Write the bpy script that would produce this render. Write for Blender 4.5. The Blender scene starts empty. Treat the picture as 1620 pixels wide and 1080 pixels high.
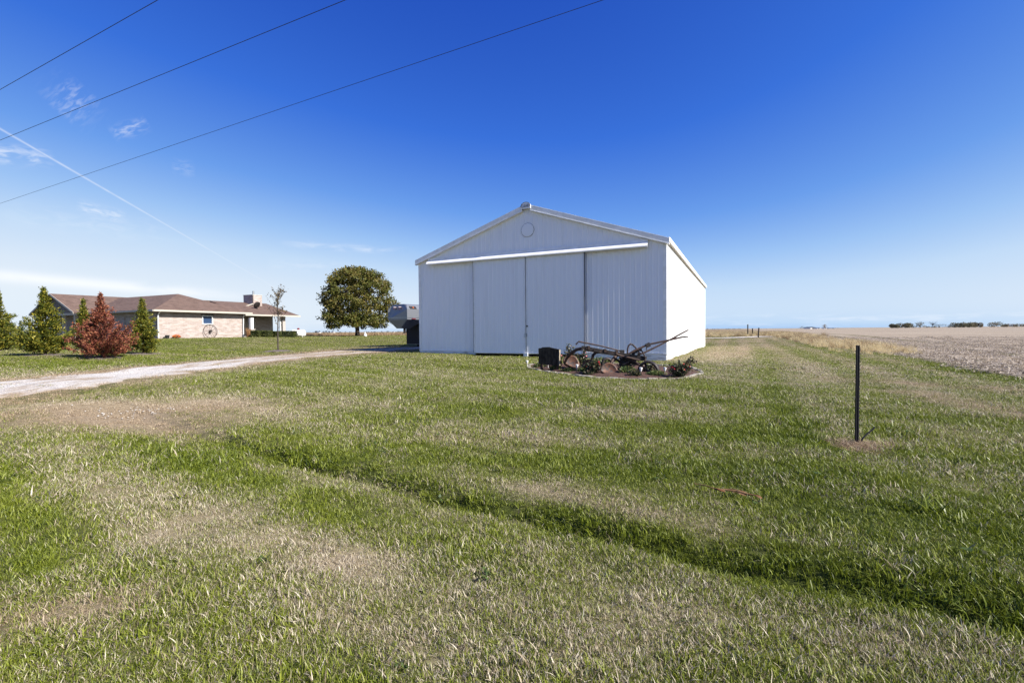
import bpy, math, random
import numpy as np
from mathutils import Vector, Matrix

random.seed(7)
rng = np.random.default_rng(7)
S = bpy.context.scene
COL = S.collection
R = math.radians

# ------------------------------------------------------------------ camera, sky, sun, exposure
CAM_Z = 1.65
FPX = 747.0                      # focal length in pixels of the 1620 px wide photograph
PITCH, ROLL = -1.32, -0.50
cam_d = bpy.data.cameras.new('camera')
cam_d.sensor_width = 36.0
cam_d.lens = 36.0 * FPX / 1620.0
cam_d.clip_start, cam_d.clip_end = 0.05, 40000
cam = bpy.data.objects.new('camera', cam_d)
COL.objects.link(cam)
CAM_R = Matrix.Rotation(R(90 + PITCH), 3, 'X') @ Matrix.Rotation(R(ROLL), 3, 'Z')
cam.matrix_world = Matrix.Translation((0, 0, CAM_Z)) @ CAM_R.to_4x4()
S.camera = cam

SUN_AZ, SUN_EL = -26.2, 37.5       # azimuth counted from +X towards +Y
world = bpy.data.worlds.new('World')
S.world = world
world.use_nodes = True
sun_d = bpy.data.lights.new('sun', 'SUN')
sun_d.energy, sun_d.angle, sun_d.color = 5.0, R(0.5), (1.0, 0.945, 0.85)
sun = bpy.data.objects.new('sun', sun_d)
COL.objects.link(sun)
sdir = Vector((math.cos(R(SUN_AZ)) * math.cos(R(SUN_EL)), math.sin(R(SUN_AZ)) * math.cos(R(SUN_EL)), math.sin(R(SUN_EL))))
sun.rotation_euler = sdir.to_track_quat('Z', 'Y').to_euler()
S.view_settings.view_transform = 'Standard'
S.view_settings.look = 'None'
S.view_settings.gamma = 1.0
S.view_settings.use_curve_mapping = False
S.view_settings.exposure = 1.05
S.cycles.transparent_max_bounces = 16
S.cycles.max_bounces = 6
S.cycles.use_denoising = True
S.cycles.denoising_prefilter = 'NONE'

# ------------------------------------------------------------------ pixel <-> world helpers
def pix_dir(px, py):
    return (CAM_R @ Vector((px - 810, 540 - py, -FPX))).normalized()

def at_y(px, py, Y):
    d = pix_dir(px, py)
    t = Y / d.y
    return Vector((d.x * t, Y, CAM_Z + d.z * t))

def horizon(px):
    lo, hi = 400.0, 650.0
    for _ in range(40):
        m = (lo + hi) / 2
        if pix_dir(px, m).z > 0: lo = m
        else: hi = m
    return lo

# ------------------------------------------------------------------ terrain
TP = np.array([
    (0, 0, 0), (0, -10, .1), (-8, 2, .05), (7, 0, .03), (0, 5, 0), (-2, 7.5, .05), (4.7, 6.3, .1), (0, 10, .22), (3, 14, .31),
    (6.24, 19.1, .36), (-4.75, 24.4, .53), (1, 21.3, .44), (16.4, 40.7, .15), (11, 30, .28), (5, 40, .4),
    (-12.6, 11.6, .5), (-9.5, 9, .36), (-9, 12, .48), (-12.7, 17, .55), (-10, 20, .58), (-8, 28, .6), (-6, 9, .18),
    (-22.7, 23, .72), (-30, 40, 1.22), (-26.7, 46.7, 1.22), (-43, 46, 1.15), (-38, 42, 1.15), (-20, 62, 1.1), (-13.2, 26.7, .68), (-7, 31, .6),
    (-30, 25, .75), (-30, 55, 1.2), (-18, 50, 1.1), (-10, 50, .8), (0, 60, .6),
    (14.8, 13.7, .12), (18, 21, .2), (40, 80, .5), (30, 42, .2), (10, 10, .12), (9, 5, .05), (24, 60, .3)])

def smooth(a, b, x):
    t = np.clip((x - a) / (b - a), 0, 1)
    return t * t * (3 - 2 * t)

def terrain(x, y):
    x = np.asarray(x, float); y = np.asarray(y, float)
    num = np.zeros(np.broadcast(x, y).shape); den = np.zeros_like(num)
    for cx, cy, cz in TP:
        w = 1.0 / ((x - cx) ** 2 + (y - cy) ** 2 + 5.0) ** 2
        num += w * cz; den += w
    z = num / den
    r = np.hypot(x, y)
    f = smooth(70, 200, r)
    z = z * (1 - f) + 0.45 * f
    # shallow roadside ditch in front of the lawn
    d = 0.519 * x + 0.855 * y
    e = -0.855 * x + 0.519 * y
    off = d - 3.66
    v = np.where(off < 0, np.exp(-(off / 1.2) ** 2), np.exp(-(off / 0.22) ** 2))
    z = z - (0.105 * v + .085 * np.exp(-((off - .03) / .10) ** 2) * (.7 + .3 * np.sin(e * 2.1) * np.sin(e * .7 + 1))) * (1 - smooth(9.0, 11.5, e))
    near = 1 - smooth(20, 60, r)
    z = z + near * (0.022 * np.sin(1.9 * x + 0.7 * y + 1) * np.sin(1.3 * y - 0.6 * x) + 0.010 * np.sin(4.1 * x - 2.3 * y) * np.sin(3.3 * y + 1.7 * x))
    return z

def tz(x, y):
    return float(terrain(np.array([x]), np.array([y]))[0])

def ground_at(px, py):
    d = pix_dir(px, py)
    t, step = 0.5, 0.02
    p = Vector((0, 0, CAM_Z))
    while t < 400:
        q = p + d * t
        if q.z < tz(q.x, q.y):
            lo, hi = t / 1.02 - step, t
            for _ in range(18):
                m = (lo + hi) / 2; q = p + d * m
                if q.z < tz(q.x, q.y): hi = m
                else: lo = m
            q = p + d * hi
            return Vector((q.x, q.y, tz(q.x, q.y)))
        t = t * 1.02 + step
    return Vector((q.x, q.y, tz(q.x, q.y)))

# ------------------------------------------------------------------ world shader (sky, cirrus, contrail)
class NT:
    """small helper to write node trees"""
    def __init__(self, tree):
        self.t = tree; self.n = tree.nodes; self.l = tree.links
    def node(self, kind, **kw):
        nd = self.n.new(kind)
        for k, v in kw.items(): setattr(nd, k, v)
        return nd
    def set(self, sock, v):
        if isinstance(v, bpy.types.NodeSocket): self.l.new(v, sock)
        else: sock.default_value = v
    def math(self, op, a, b=None, c=None, clamp=False):
        nd = self.node('ShaderNodeMath', operation=op, use_clamp=clamp)
        for i, v in enumerate((a, b, c)):
            if v is not None: self.set(nd.inputs[i], v)
        return nd.outputs[0]
    def vmath(self, op, a, b=None):
        nd = self.node('ShaderNodeVectorMath', operation=op)
        self.set(nd.inputs[0], a)
        if b is not None: self.set(nd.inputs[1], b)
        return nd.outputs['Value'] if op in ('DOT_PRODUCT', 'LENGTH', 'DISTANCE') else nd.outputs[0]
    def mix(self, f, a, b, kind='MIX'):
        nd = self.node('ShaderNodeMix', data_type='RGBA', blend_type=kind)
        self.set(nd.inputs[0], f)
        for s, v in ((nd.inputs[6], a), (nd.inputs[7], b)):
            if isinstance(v, tuple) and len(v) == 3: v = v + (1,)
            self.set(s, v)
        return nd.outputs[2]
    def noise(self, vec, scale, detail=4, rough=.55, dist=0.0):
        nd = self.node('ShaderNodeTexNoise')
        if vec is not None: self.l.new(vec, nd.inputs['Vector'])
        nd.inputs['Scale'].default_value = scale; nd.inputs['Detail'].default_value = detail
        nd.inputs['Roughness'].default_value = rough; nd.inputs['Distortion'].default_value = dist
        return nd.outputs['Fac']
    def ramp(self, f, *stops):
        nd = self.node('ShaderNodeValToRGB')
        e = nd.color_ramp.elements
        while len(e) < len(stops): e.new(0.5)
        for el, (p, c) in zip(e, stops):
            el.position = p
            el.color = (c, c, c, 1) if isinstance(c, (int, float)) else tuple(c) + (1,)
        self.set(nd.inputs[0], f)
        return nd.outputs[0]
    def smooth(self, v, a, b, lo=0.0, hi=1.0):
        nd = self.node('ShaderNodeMapRange', interpolation_type='SMOOTHSTEP')
        self.set(nd.inputs[0], v)
        for i, q in zip((1, 2, 3, 4), (a, b, lo, hi)): nd.inputs[i].default_value = q
        return nd.outputs[0]
    def scale(self, vec, s):
        nd = self.node('ShaderNodeMapping')
        self.l.new(vec, nd.inputs['Vector']); nd.inputs['Scale'].default_value = s
        return nd.outputs[0]

w = NT(world.node_tree)
w.n.clear()
sky = w.node('ShaderNodeTexSky', sky_type='NISHITA', sun_disc=False)
sky.sun_elevation = R(SUN_EL); sky.sun_rotation = R(90 - SUN_AZ)
sky.altitude = 200; sky.air_density = 1.0; sky.dust_density = 0.45; sky.ozone_density = 3.2
# the photograph's sky is deep and contrasty: the physical sky's brightness, graded through a tone curve
SKY_S = 0.105
sk = w.node('ShaderNodeSeparateColor'); w.l.new(sky.outputs[0], sk.inputs[0])
sx_ = w.math('MULTIPLY', sk.outputs[1], SKY_S * 1.27)
sky_col = w.ramp(sx_, (.09, (.009, .040, .30)), (.165, (.014, .072, .47)), (.27, (.042, .165, .69)), (.40, (.145, .34, .82)), (.53, (.33, .54, .89)), (.66, (.53, .70, .92)), (.85, (.69, .80, .93)), (1.0, (.76, .85, .94)))
sky_col = w.vmath('MULTIPLY', sky_col, (.495 / SKY_S,) * 3)
tc = w.node('ShaderNodeTexCoord')
D = tc.outputs['Generated']
sep = w.node('ShaderNodeSeparateXYZ'); w.l.new(D, sep.inputs[0])
AZ = w.math('ARCTAN2', sep.outputs[0], sep.outputs[1])
EL = w.math('ARCSINE', sep.outputs[2])

def azel(px, py):
    d = pix_dir(px, py)
    return math.atan2(d.x, d.y), math.asin(d.z)

def streak(p0, p1, half, amount, nscale=6.0, thr=(.42, .75)):
    """one wisp of cirrus between two directions"""
    (a0, e0), (a1, e1) = azel(*p0), azel(*p1)
    am, em = (a0 + a1) / 2, (e0 + e1) / 2
    L = math.hypot(a1 - a0, e1 - e0) / 2
    ct, st = (a1 - a0) / (2 * L), (e1 - e0) / (2 * L)
    da, de = w.math('SUBTRACT', AZ, am), w.math('SUBTRACT', EL, em)
    u = w.math('DIVIDE', w.math('ADD', w.math('MULTIPLY', da, ct), w.math('MULTIPLY', de, st)), L)
    v = w.math('DIVIDE', w.math('SUBTRACT', w.math('MULTIPLY', de, ct), w.math('MULTIPLY', da, st)), half)
    cmb = w.node('ShaderNodeCombineXYZ')
    w.l.new(w.math('MULTIPLY', u, L), cmb.inputs[0]); w.l.new(w.math('MULTIPLY', v, half * 3.0), cmb.inputs[1]); cmb.inputs[2].default_value = am * 7
    n = w.smooth(w.noise(cmb.outputs[0], nscale / max(L, .03), 3, .52, .6), *thr)
    fu = w.math('SUBTRACT', 1.0, w.math('POWER', w.math('ABSOLUTE', u), 3.0), clamp=True)
    fv = w.math('EXPONENT', w.math('MULTIPLY', w.math('MULTIPLY', v, v), -1.0))
    return w.math('MULTIPLY', w.math('MULTIPLY', w.math('MULTIPLY', fu, fv), n), amount)

masks = [
    streak((-330, 404), (410, 470), .0085, .72, 2.0, (.25, .62)),
    streak((-90, 236), (88, 250), .010, .55, 2.5, (.35, .7)),
    streak((175, 214), (236, 194), .008, .34, 2.0, (.35, .7)),
    streak((90, 180), (140, 140), .022, .25, 2.0, (.40, .75)),
    streak((118, 324), (200, 346), .008, .45, 2.0, (.33, .7)),
    streak((0, 336), (280, 368), .016, .16, 3.0, (.35, .75)),
    streak((440, 384), (660, 398), .006, .32, 3.0, (.3, .7)),
    streak((420, 418), (560, 424), .010, .14, 3.0, (.3, .7)),
    streak((270, 262), (310, 270), .010, .14, 2.0, (.35, .7)),
]
# contrail: the plane through two sight lines
dA, dB = pix_dir(-10, 198), pix_dir(430, 452)
nn = dA.cross(dB).normalized()
off = w.math('ABSOLUTE', w.vmath('DOT_PRODUCT', D, tuple(nn)))
wid = w.smooth(AZ, -0.86, -0.42, .0014, .0009)
core = w.math('EXPONENT', w.math('MULTIPLY', w.math('POWER', w.math('DIVIDE', off, wid), 2.0), -1.0))
fade = w.smooth(AZ, -0.78, -0.44, .42, .10)
cn = w.smooth(w.noise(D, 60, 4, .6), .25, .7, .65, 1.0)
masks.append(w.math('MULTIPLY', w.math('MULTIPLY', core, w.math('MULTIPLY', fade, cn)), w.smooth(AZ, -.40, -.44)))
# low bank of thin haze clouds along the horizon
cmb = w.node('ShaderNodeCombineXYZ')
w.l.new(w.math('MULTIPLY', AZ, 9.0), cmb.inputs[0]); w.l.new(w.math('MULTIPLY', EL, 60.0), cmb.inputs[1])
low = w.smooth(w.noise(cmb.outputs[0], 1.6, 5, .6), .45, .75)
band = w.math('EXPONENT', w.math('MULTIPLY', w.math('POWER', w.math('DIVIDE', w.math('SUBTRACT', EL, .012), .012), 2.0), -1.0))
masks.append(w.math('MULTIPLY', w.math('MULTIPLY', low, band), .35))
tot = masks[0]
for m in masks[1:]: tot = w.math('MAXIMUM', tot, m)
col = w.mix(tot, sky_col, (4.7, 4.8, 4.95))
bg = w.node('ShaderNodeBackground'); bg.inputs['Strength'].default_value = SKY_S
w.l.new(col, bg.inputs['Color'])
wo = w.node('ShaderNodeOutputWorld'); w.l.new(bg.outputs[0], wo.inputs['Surface'])

# ------------------------------------------------------------------ materials
MATS = {}
def mat(name, color=(.5, .5, .5), rough=.7, metal=0.0, spec=.4):
    m = bpy.data.materials.new(name); m.use_nodes = True
    t = NT(m.node_tree); b = t.n['Principled BSDF']
    b.inputs['Base Color'].default_value = tuple(color) + (1,)
    b.inputs['Roughness'].default_value = rough; b.inputs['Metallic'].default_value = metal
    b.inputs['Specular IOR Level'].default_value = spec
    MATS[name] = m
    return m, t, b

def pos(t): return t.node('ShaderNodeNewGeometry').outputs['Position']
def objco(t): return t.node('ShaderNodeTexCoord').outputs['Object']
def bump(t, b, h, strength=.4, dist=.02):
    nd = t.node('ShaderNodeBump'); nd.inputs['Strength'].default_value = strength; nd.inputs['Distance'].default_value = dist
    t.l.new(h, nd.inputs['Height']); t.l.new(nd.outputs[0], b.inputs['Normal'])

def noisy(name, c0, c1, scale, rough=.75, metal=0.0, spec=.35, bs=.3, bd=.01, stretch=(1, 1, 1), lo=.35, hi=.65, world_space=False, detail=5):
    m, t, b = mat(name, c0, rough, metal, spec)
    v = t.scale(pos(t) if world_space else objco(t), stretch)
    n = t.noise(v, scale, detail, .6)
    t.l.new(t.mix(t.smooth(n, lo, hi), c0, c1), b.inputs['Base Color'])
    if bs: bump(t, b, n, bs, bd)
    return m

# white painted steel of the barn: faint dirt runs and grime near the ground
m, t, b = mat('white_steel', (.82, .83, .85), .42, 0, .45)
o = objco(t)
n1 = t.noise(t.scale(o, (1, 1, .12)), 3.0, 5, .6)
n2 = t.noise(o, .6, 3)
sx = t.node('ShaderNodeSeparateXYZ'); t.l.new(o, sx.inputs[0])
low = t.smooth(sx.outputs[2], .0, .75, .5, 0.0)
f = t.math('ADD', t.math('MULTIPLY', t.smooth(n1, .45, .8), .16), t.math('MULTIPLY', t.smooth(t.noise(o, 7, 5), .42, .7), low), clamp=True)
t.l.new(t.mix(f, (.83, .84, .86), (.50, .48, .44)), b.inputs['Base Color'])
bump(t, b, n2, .12, .02)
noisy('white_trim', (.84, .84, .84), (.74, .74, .72), 3, .4, bs=0)
noisy('skirt_board', (.74, .74, .74), (.36, .33, .30), 5, .75, stretch=(.4, 2, 2), lo=.45, hi=.72)
mat('dark_gap', (.012, .012, .014), .9)
mat('sign_plate', (.78, .79, .81), .5); mat('gap_and_shade', (.10, .11, .14), .6)
mat('sign_ink', (.02, .022, .03), .5)
noisy('galvanised', (.36, .38, .40), (.26, .28, .30), 9, .38, .85, bs=.1)
noisy('roof_steel', (.74, .75, .76), (.66, .66, .66), 2, .4)
noisy('concrete', (.50, .49, .46), (.36, .35, .32), 6, .85)

# brick
def brick(name, c1, c2, mortar):
    m, t, b = mat(name, c1, .85, 0, .2)
    o = t.node('ShaderNodeTexCoord').outputs['UV']
    bt = t.node('ShaderNodeTexBrick')
    t.l.new(o, bt.inputs['Vector'])
    bt.inputs['Color1'].default_value = c1 + (1,); bt.inputs['Color2'].default_value = c2 + (1,); bt.inputs['Mortar'].default_value = mortar + (1,)
    bt.inputs['Scale'].default_value = 1.0; bt.inputs['Brick Width'].default_value = .40; bt.inputs['Row Height'].default_value = .10
    bt.inputs['Mortar Size'].default_value = .011; bt.inputs['Bias'].default_value = -.1
    n = t.noise(t.scale(o, (1.6, 6, 1)), 1.1, 4, .6)
    c = t.mix(t.smooth(n, .35, .7, 0, .55), bt.outputs['Color'], (.24, .17, .13))
    t.l.new(c, b.inputs['Base Color'])
    bump(t, b, bt.outputs['Fac'], -.5, .008)
brick('brick', (.29, .242, .232), (.44, .392, .375), (.40, .373, .36))
# shingles
m, t, b = mat('shingles', (.16, .11, .095), .9, 0, .2)
o = t.node('ShaderNodeTexCoord').outputs['UV']
bt = t.node('ShaderNodeTexBrick'); t.l.new(o, bt.inputs['Vector'])
bt.inputs['Color1'].default_value = (.15, .098, .078, 1); bt.inputs['Color2'].default_value = (.085, .056, .045, 1); bt.inputs['Mortar'].default_value = (.06, .042, .036, 1)
bt.inputs['Scale'].default_value = 1; bt.inputs['Brick Width'].default_value = .32; bt.inputs['Row Height'].default_value = .14; bt.inputs['Mortar Size'].default_value = .008
n = t.noise(o, 1.2, 5, .7)
t.l.new(t.mix(t.smooth(n, .3, .75, 0, .5), bt.outputs['Color'], (.17, .12, .10)), b.inputs['Base Color'])
bump(t, b, bt.outputs['Fac'], -.6, .012)
mat('cream_trim', (.42, .385, .335), .6)
noisy('grey_siding', (.20, .17, .155), (.15, .13, .12), 4, .8)
noisy('garage_door', (.34, .29, .26), (.30, .26, .23), 3, .6)
m, t, b = mat('window_glass', (.025, .05, .11), .08, 0, .3)
mat('white_paint', (.80, .80, .78), .45)
mat('plastic_white', (.82, .82, .82), .35)
mat('black_plastic', (.02, .02, .022), .5)
mat('soffit', (.30, .27, .24), .8)
mat('red_flower', (.55, .02, .03), .6)
mat('pink_flower', (.75, .28, .30), .6)
mat('orange_flower', (.70, .14, .03), .6)
noisy('dark_steel', (.030, .026, .026), (.085, .055, .045), 14, .55, .35, lo=.5, hi=.78)
noisy('rusty_steel', (.070, .042, .034), (.034, .023, .020), 16, .7, .2)
noisy('rust_plate', (.12, .055, .034), (.045, .034, .032), 9, .55, .2, lo=.42, hi=.6)
noisy('post_paint', (.014, .013, .018), (.035, .026, .028), 30, .55, .2, lo=.55, hi=.8)
noisy('old_wood', (.075, .060, .048), (.028, .024, .021), 9, .9, stretch=(1, 1, .15), bs=.5)
noisy('weathered_grey', (.018, .016, .014), (.045, .040, .034), 12, .95, spec=.1, stretch=(1, 1, .3), bs=.5)
noisy('lit_tan_edge', (.42, .35, .25), (.28, .22, .16), 14, .9)
noisy('bark', (.075, .058, .048), (.035, .028, .024), 12, .9, stretch=(1, 1, .25), bs=.7)
noisy('mulch', (.13, .062, .044), (.035, .022, .018), 38, .95, bs=1.0, bd=.03, world_space=True)
noisy('mulch_grey', (.19, .155, .14), (.085, .065, .055), 26, .95, bs=1.0, bd=.03, world_space=True)
noisy('edging_stone', (.33, .30, .26), (.17, .155, .13), 10, .9, world_space=True)
noisy('pale_stone', (.50, .47, .44), (.34, .31, .28), 12, .9)
noisy('corn_leaf', (.30, .19, .09), (.12, .055, .022), 24, .7, stretch=(.3, 2, 2))
noisy('corn_leaf_dark', (.15, .060, .020), (.07, .028, .012), 22, .6)
mat('lamp_amber', (.6, .14, .02), .3)
mat('lamp_red', (.16, .015, .02), .4)
mat('pinkish', (.36, .30, .34), .5)
mat('cable', (.016, .018, .030), .6)
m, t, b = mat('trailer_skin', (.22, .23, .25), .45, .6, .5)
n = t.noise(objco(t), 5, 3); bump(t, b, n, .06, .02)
mat('trailer_dark', (.022, .022, .026), .6, .1, .2)

def foliage(name, stops, trans=.3, rough=.5, spec=.25, coord_noise=None):
    """leaf material: each leaf (loose island) takes its own tone out of the ramp"""
    m = bpy.data.materials.new(name); m.use_nodes = True
    t = NT(m.node_tree); b = t.n['Principled BSDF']; out = t.n['Material Output']
    g = t.node('ShaderNodeNewGeometry')
    r = g.outputs['Random Per Island']
    if coord_noise:
        n = t.noise(g.outputs['Position'], coord_noise, 2)
        r = t.math('ADD', t.math('MULTIPLY', r, .6), t.math('MULTIPLY', t.smooth(n, .3, .7), .4))
    c = t.ramp(r, *stops)
    t.l.new(c, b.inputs['Base Color'])
    b.inputs['Roughness'].default_value = rough; b.inputs['Specular IOR Level'].default_value = spec
    tr = t.node('ShaderNodeBsdfTranslucent'); t.l.new(c, tr.inputs['Color'])
    mx = t.node('ShaderNodeMixShader'); mx.inputs[0].default_value = trans
    t.l.new(b.outputs[0], mx.inputs[1]); t.l.new(tr.outputs[0], mx.inputs[2]); t.l.new(mx.outputs[0], out.inputs['Surface'])
    MATS[name] = m
    return m
foliage('maple_leaf', ((0, (.050, .066, .014)), (.45, (.105, .112, .022)), (.8, (.165, .128, .036)), (1, (.23, .19, .055))), .28, coord_noise=.5)
foliage('conifer_leaf', ((0, (.030, .050, .012)), (.45, (.10, .12, .016)), (.8, (.22, .20, .026)), (1, (.34, .29, .04))), .25)
foliage('conifer_dark', ((0, (.022, .045, .018)), (.6, (.05, .075, .022)), (1, (.10, .10, .03))), .25)
foliage('dead_conifer', ((0, (.085, .026, .020)), (.5, (.21, .062, .042)), (.85, (.34, .12, .065)), (1, (.40, .22, .10))), .2)
foliage('sapling_leaf', ((0, (.05, .045, .03)), (.5, (.12, .08, .035)), (1, (.18, .13, .05))), .25)
foliage('rose_leaf', ((0, (.018, .030, .014)), (.6, (.045, .060, .026)), (.85, (.10, .06, .04)), (1, (.14, .12, .06))), .15, .4, .4)
foliage('weed_leaf', ((0, (.03, .06, .02)), (.6, (.08, .12, .03)), (1, (.22, .20, .08))), .25)
foliage('hedge_leaf', ((0, (.025, .040, .012)), (.6, (.06, .075, .02)), (1, (.12, .12, .03))), .2)
foliage('far_leaf', ((0, (.085, .092, .055)), (.5, (.13, .125, .075)), (.8, (.19, .135, .09)), (1, (.23, .20, .12))), .2, coord_noise=.03)
foliage('far_blue', ((0, (.070, .092, .115)), (1, (.11, .13, .15))), .2)  # distance haze painted into the leaf colour as a blue cast
foliage('dry_grass', ((0, (.38, .28, .15)), (.4, (.62, .51, .30)), (.8, (.75, .65, .42)), (1, (.58, .44, .23))), .3)
foliage('dry_weed', ((0, (.12, .075, .04)), (.6, (.26, .17, .09)), (1, (.42, .30, .17))), .25)
foliage('bean_field', ((0, (.18, .115, .065)), (.5, (.32, .225, .13)), (1, (.47, .365, .225))), .25)
foliage('ornamental', ((0, (.25, .11, .05)), (.6, (.42, .24, .11)), (1, (.55, .38, .2))), .3)
foliage('straw', ((0, (.14, .090, .052)), (.35, (.33, .235, .145)), (.75, (.60, .48, .33)), (1, (.22, .135, .075))), .2)
foliage('residue', ((0, (.16, .125, .09)), (.4, (.38, .315, .24)), (.85, (.58, .50, .40)), (1, (.12, .09, .07))), .1)

# lawn blades: dry share and brownness come with each tuft from the ground it grows on
m = bpy.data.materials.new('lawn_blade'); m.use_nodes = True
MATS['lawn_blade'] = m
t = NT(m.node_tree); b = t.n['Principled BSDF']; out = t.n['Material Output']
g = t.node('ShaderNodeNewGeometry'); P = g.outputs['Position']
oi = t.node('ShaderNodeObjectInfo')
rnd = t.math('FRACT', t.math('ADD', g.outputs['Random Per Island'], t.math('MULTIPLY', oi.outputs['Random'], 7.31)))
rnd2 = t.math('FRACT', t.math('MULTIPLY', rnd, 13.7))
def inst_attr(t, nm):
    a = t.node('ShaderNodeAttribute', attribute_type='INSTANCER'); a.attribute_name = nm
    return a.outputs['Fac']
dry, brown = inst_attr(t, 'dry'), inst_attr(t, 'brown')
n_a = t.noise(P, 2.2, 4, .65); mp = t.node('ShaderNodeMapping'); t.l.new(P, mp.inputs['Vector']); mp.inputs['Rotation'].default_value = (0, 0, R(31.3)); n_b = t.noise(t.scale(mp.outputs[0], (.22, 1.5, 1)), .75, 4, .6); n_c = t.noise(P, .9, 3)
dd = t.math('ADD', dry, t.math('ADD', t.math('MULTIPLY', t.math('SUBTRACT', n_a, .5), 1.0), t.math('MULTIPLY', t.math('SUBTRACT', n_b, .5), 1.1)))
isdry = t.smooth(t.math('SUBTRACT', dd, rnd), -.06, .06)
green = t.ramp(rnd2, (0, (.030, .047, .004)), (.4, (.112, .145, .010)), (.75, (.22, .26, .022)), (1, (.36, .37, .11)))
green = t.mix(t.smooth(n_c, .35, .7, 0, .45), green, (.22, .25, .028))
green = t.mix(inst_attr(t, 'lush'), green, t.mix(rnd2, (.036, .062, .004), (.195, .238, .016)))
strawc = t.ramp(rnd2, (0, (.20, .15, .09)), (.4, (.41, .34, .24)), (.8, (.57, .50, .385)), (1, (.68, .615, .50)))
strawc = t.mix(brown, strawc, t.ramp(rnd2, (0, (.18, .12, .07)), (.5, (.37, .275, .18)), (1, (.54, .43, .30))))
c = t.mix(isdry, green, strawc)
t.l.new(c, b.inputs['Base Color']); b.inputs['Roughness'].default_value = .45; b.inputs['Specular IOR Level'].default_value = .38
tr = t.node('ShaderNodeBsdfTranslucent'); t.l.new(c, tr.inputs['Color'])
mx = t.node('ShaderNodeMixShader'); mx.inputs[0].default_value = .30
t.l.new(b.outputs[0], mx.inputs[1]); t.l.new(tr.outputs[0], mx.inputs[2]); t.l.new(mx.outputs[0], out.inputs['Surface'])

# soil and turf under the blades, and the far lawn
m, t, b = mat('turf', (.1, .1, .05), .95, 0, .1)
P = pos(t)
def vattr(t, nm):
    a = t.node('ShaderNodeAttribute', attribute_type='GEOMETRY'); a.attribute_name = nm
    return a.outputs['Fac']
dry, brown = vattr(t, 'dry'), vattr(t, 'brown')
n_a = t.noise(P, 2.2, 4, .65); mp = t.node('ShaderNodeMapping'); t.l.new(P, mp.inputs['Vector']); mp.inputs['Rotation'].default_value = (0, 0, R(31.3)); n_b = t.noise(t.scale(mp.outputs[0], (.22, 1.5, 1)), .75, 4, .6); n_f = t.noise(P, 24, 4, .7)
dd = t.math('ADD', dry, t.math('ADD', t.math('MULTIPLY', t.math('SUBTRACT', n_a, .5), 1.0), t.math('MULTIPLY', t.math('SUBTRACT', n_b, .5), 1.1)), clamp=True)
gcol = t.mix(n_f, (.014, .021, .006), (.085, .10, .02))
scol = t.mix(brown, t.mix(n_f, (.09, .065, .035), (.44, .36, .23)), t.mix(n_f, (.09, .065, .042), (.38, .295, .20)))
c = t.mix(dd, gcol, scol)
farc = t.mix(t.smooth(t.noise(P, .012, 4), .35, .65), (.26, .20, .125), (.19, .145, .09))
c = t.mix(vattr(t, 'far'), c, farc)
t.l.new(c, b.inputs['Base Color']); bump(t, b, n_f, .8, .03)

# harvested field
m, t, b = mat('stubble_field', (.3, .25, .2), .95, 0, .1)
P = pos(t)
rot = t.node('ShaderNodeMapping'); t.l.new(P, rot.inputs['Vector']); rot.inputs['Rotation'].default_value = (0, 0, R(25.7)); 
n1 = t.noise(t.scale(rot.outputs[0], (.10, 1.0, 1)), .55, 4, .6)
n2 = t.noise(P, 5, 5, .7); n3 = t.noise(P, 28, 3, .7)
n4 = t.noise(t.scale(rot.outputs[0], (.02, .12, 1)), .5, 3)
f = t.math('ADD', t.math('MULTIPLY', n1, .45), t.math('ADD', t.math('MULTIPLY', n2, .35), t.math('MULTIPLY', n3, .25)))
c = t.ramp(f, (.36, (.095, .075, .058)), (.50, (.235, .192, .15)), (.66, (.41, .35, .28)))
c = t.mix(t.smooth(n4, .42, .66, 0, .45), c, (.31, .25, .175))
t.l.new(c, b.inputs['Base Color']); bump(t, b, f, .7, .08)

# gravel drive
m, t, b = mat('gravel', (.6, .57, .53), .9, 0, .2)
P = pos(t)
n1 = t.noise(t.scale(P, (1.5, .35, 1)), 1.5, 5, .65); n2 = t.noise(P, 16, 5, .75); vor = t.node('ShaderNodeTexVoronoi'); vor.inputs['Scale'].default_value = 26; t.l.new(P, vor.inputs['Vector'])
edge = vattr(t, 'edge')
f = t.math('ADD', t.smooth(n1, .47, .68), edge, clamp=True)
c = t.mix(t.smooth(n2, .3, .7), (.40, .375, .35), (.64, .61, .575))
c = t.mix(f, c, t.mix(n2, (.20, .145, .095), (.43, .34, .25)))
t.l.new(c, b.inputs['Base Color']); bump(t, b, t.math('ADD', vor.outputs['Distance'], n2), .8, .03)

# ------------------------------------------------------------------ mesh helpers
def tag(o, label=None, cat=None, group=None, kind=None):
    if label: o['label'] = label
    if cat: o['category'] = cat
    if group: o['group'] = group
    if kind: o['kind'] = kind
    return o

def empty(name, loc=(0, 0, 0), rz=0.0, label=None, cat=None, group=None):
    o = bpy.data.objects.new(name, None); COL.objects.link(o)
    o.location = loc; o.rotation_euler = (0, 0, rz); o.empty_display_size = .3
    return tag(o, label, cat, group)

def link(name, me, material=None, parent=None, loc=(0, 0, 0)):
    o = bpy.data.objects.new(name, me); COL.objects.link(o)
    if material: 
        if len(me.materials) == 0: me.materials.append(MATS[material])
    o.parent = parent; o.location = loc
    return o

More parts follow.
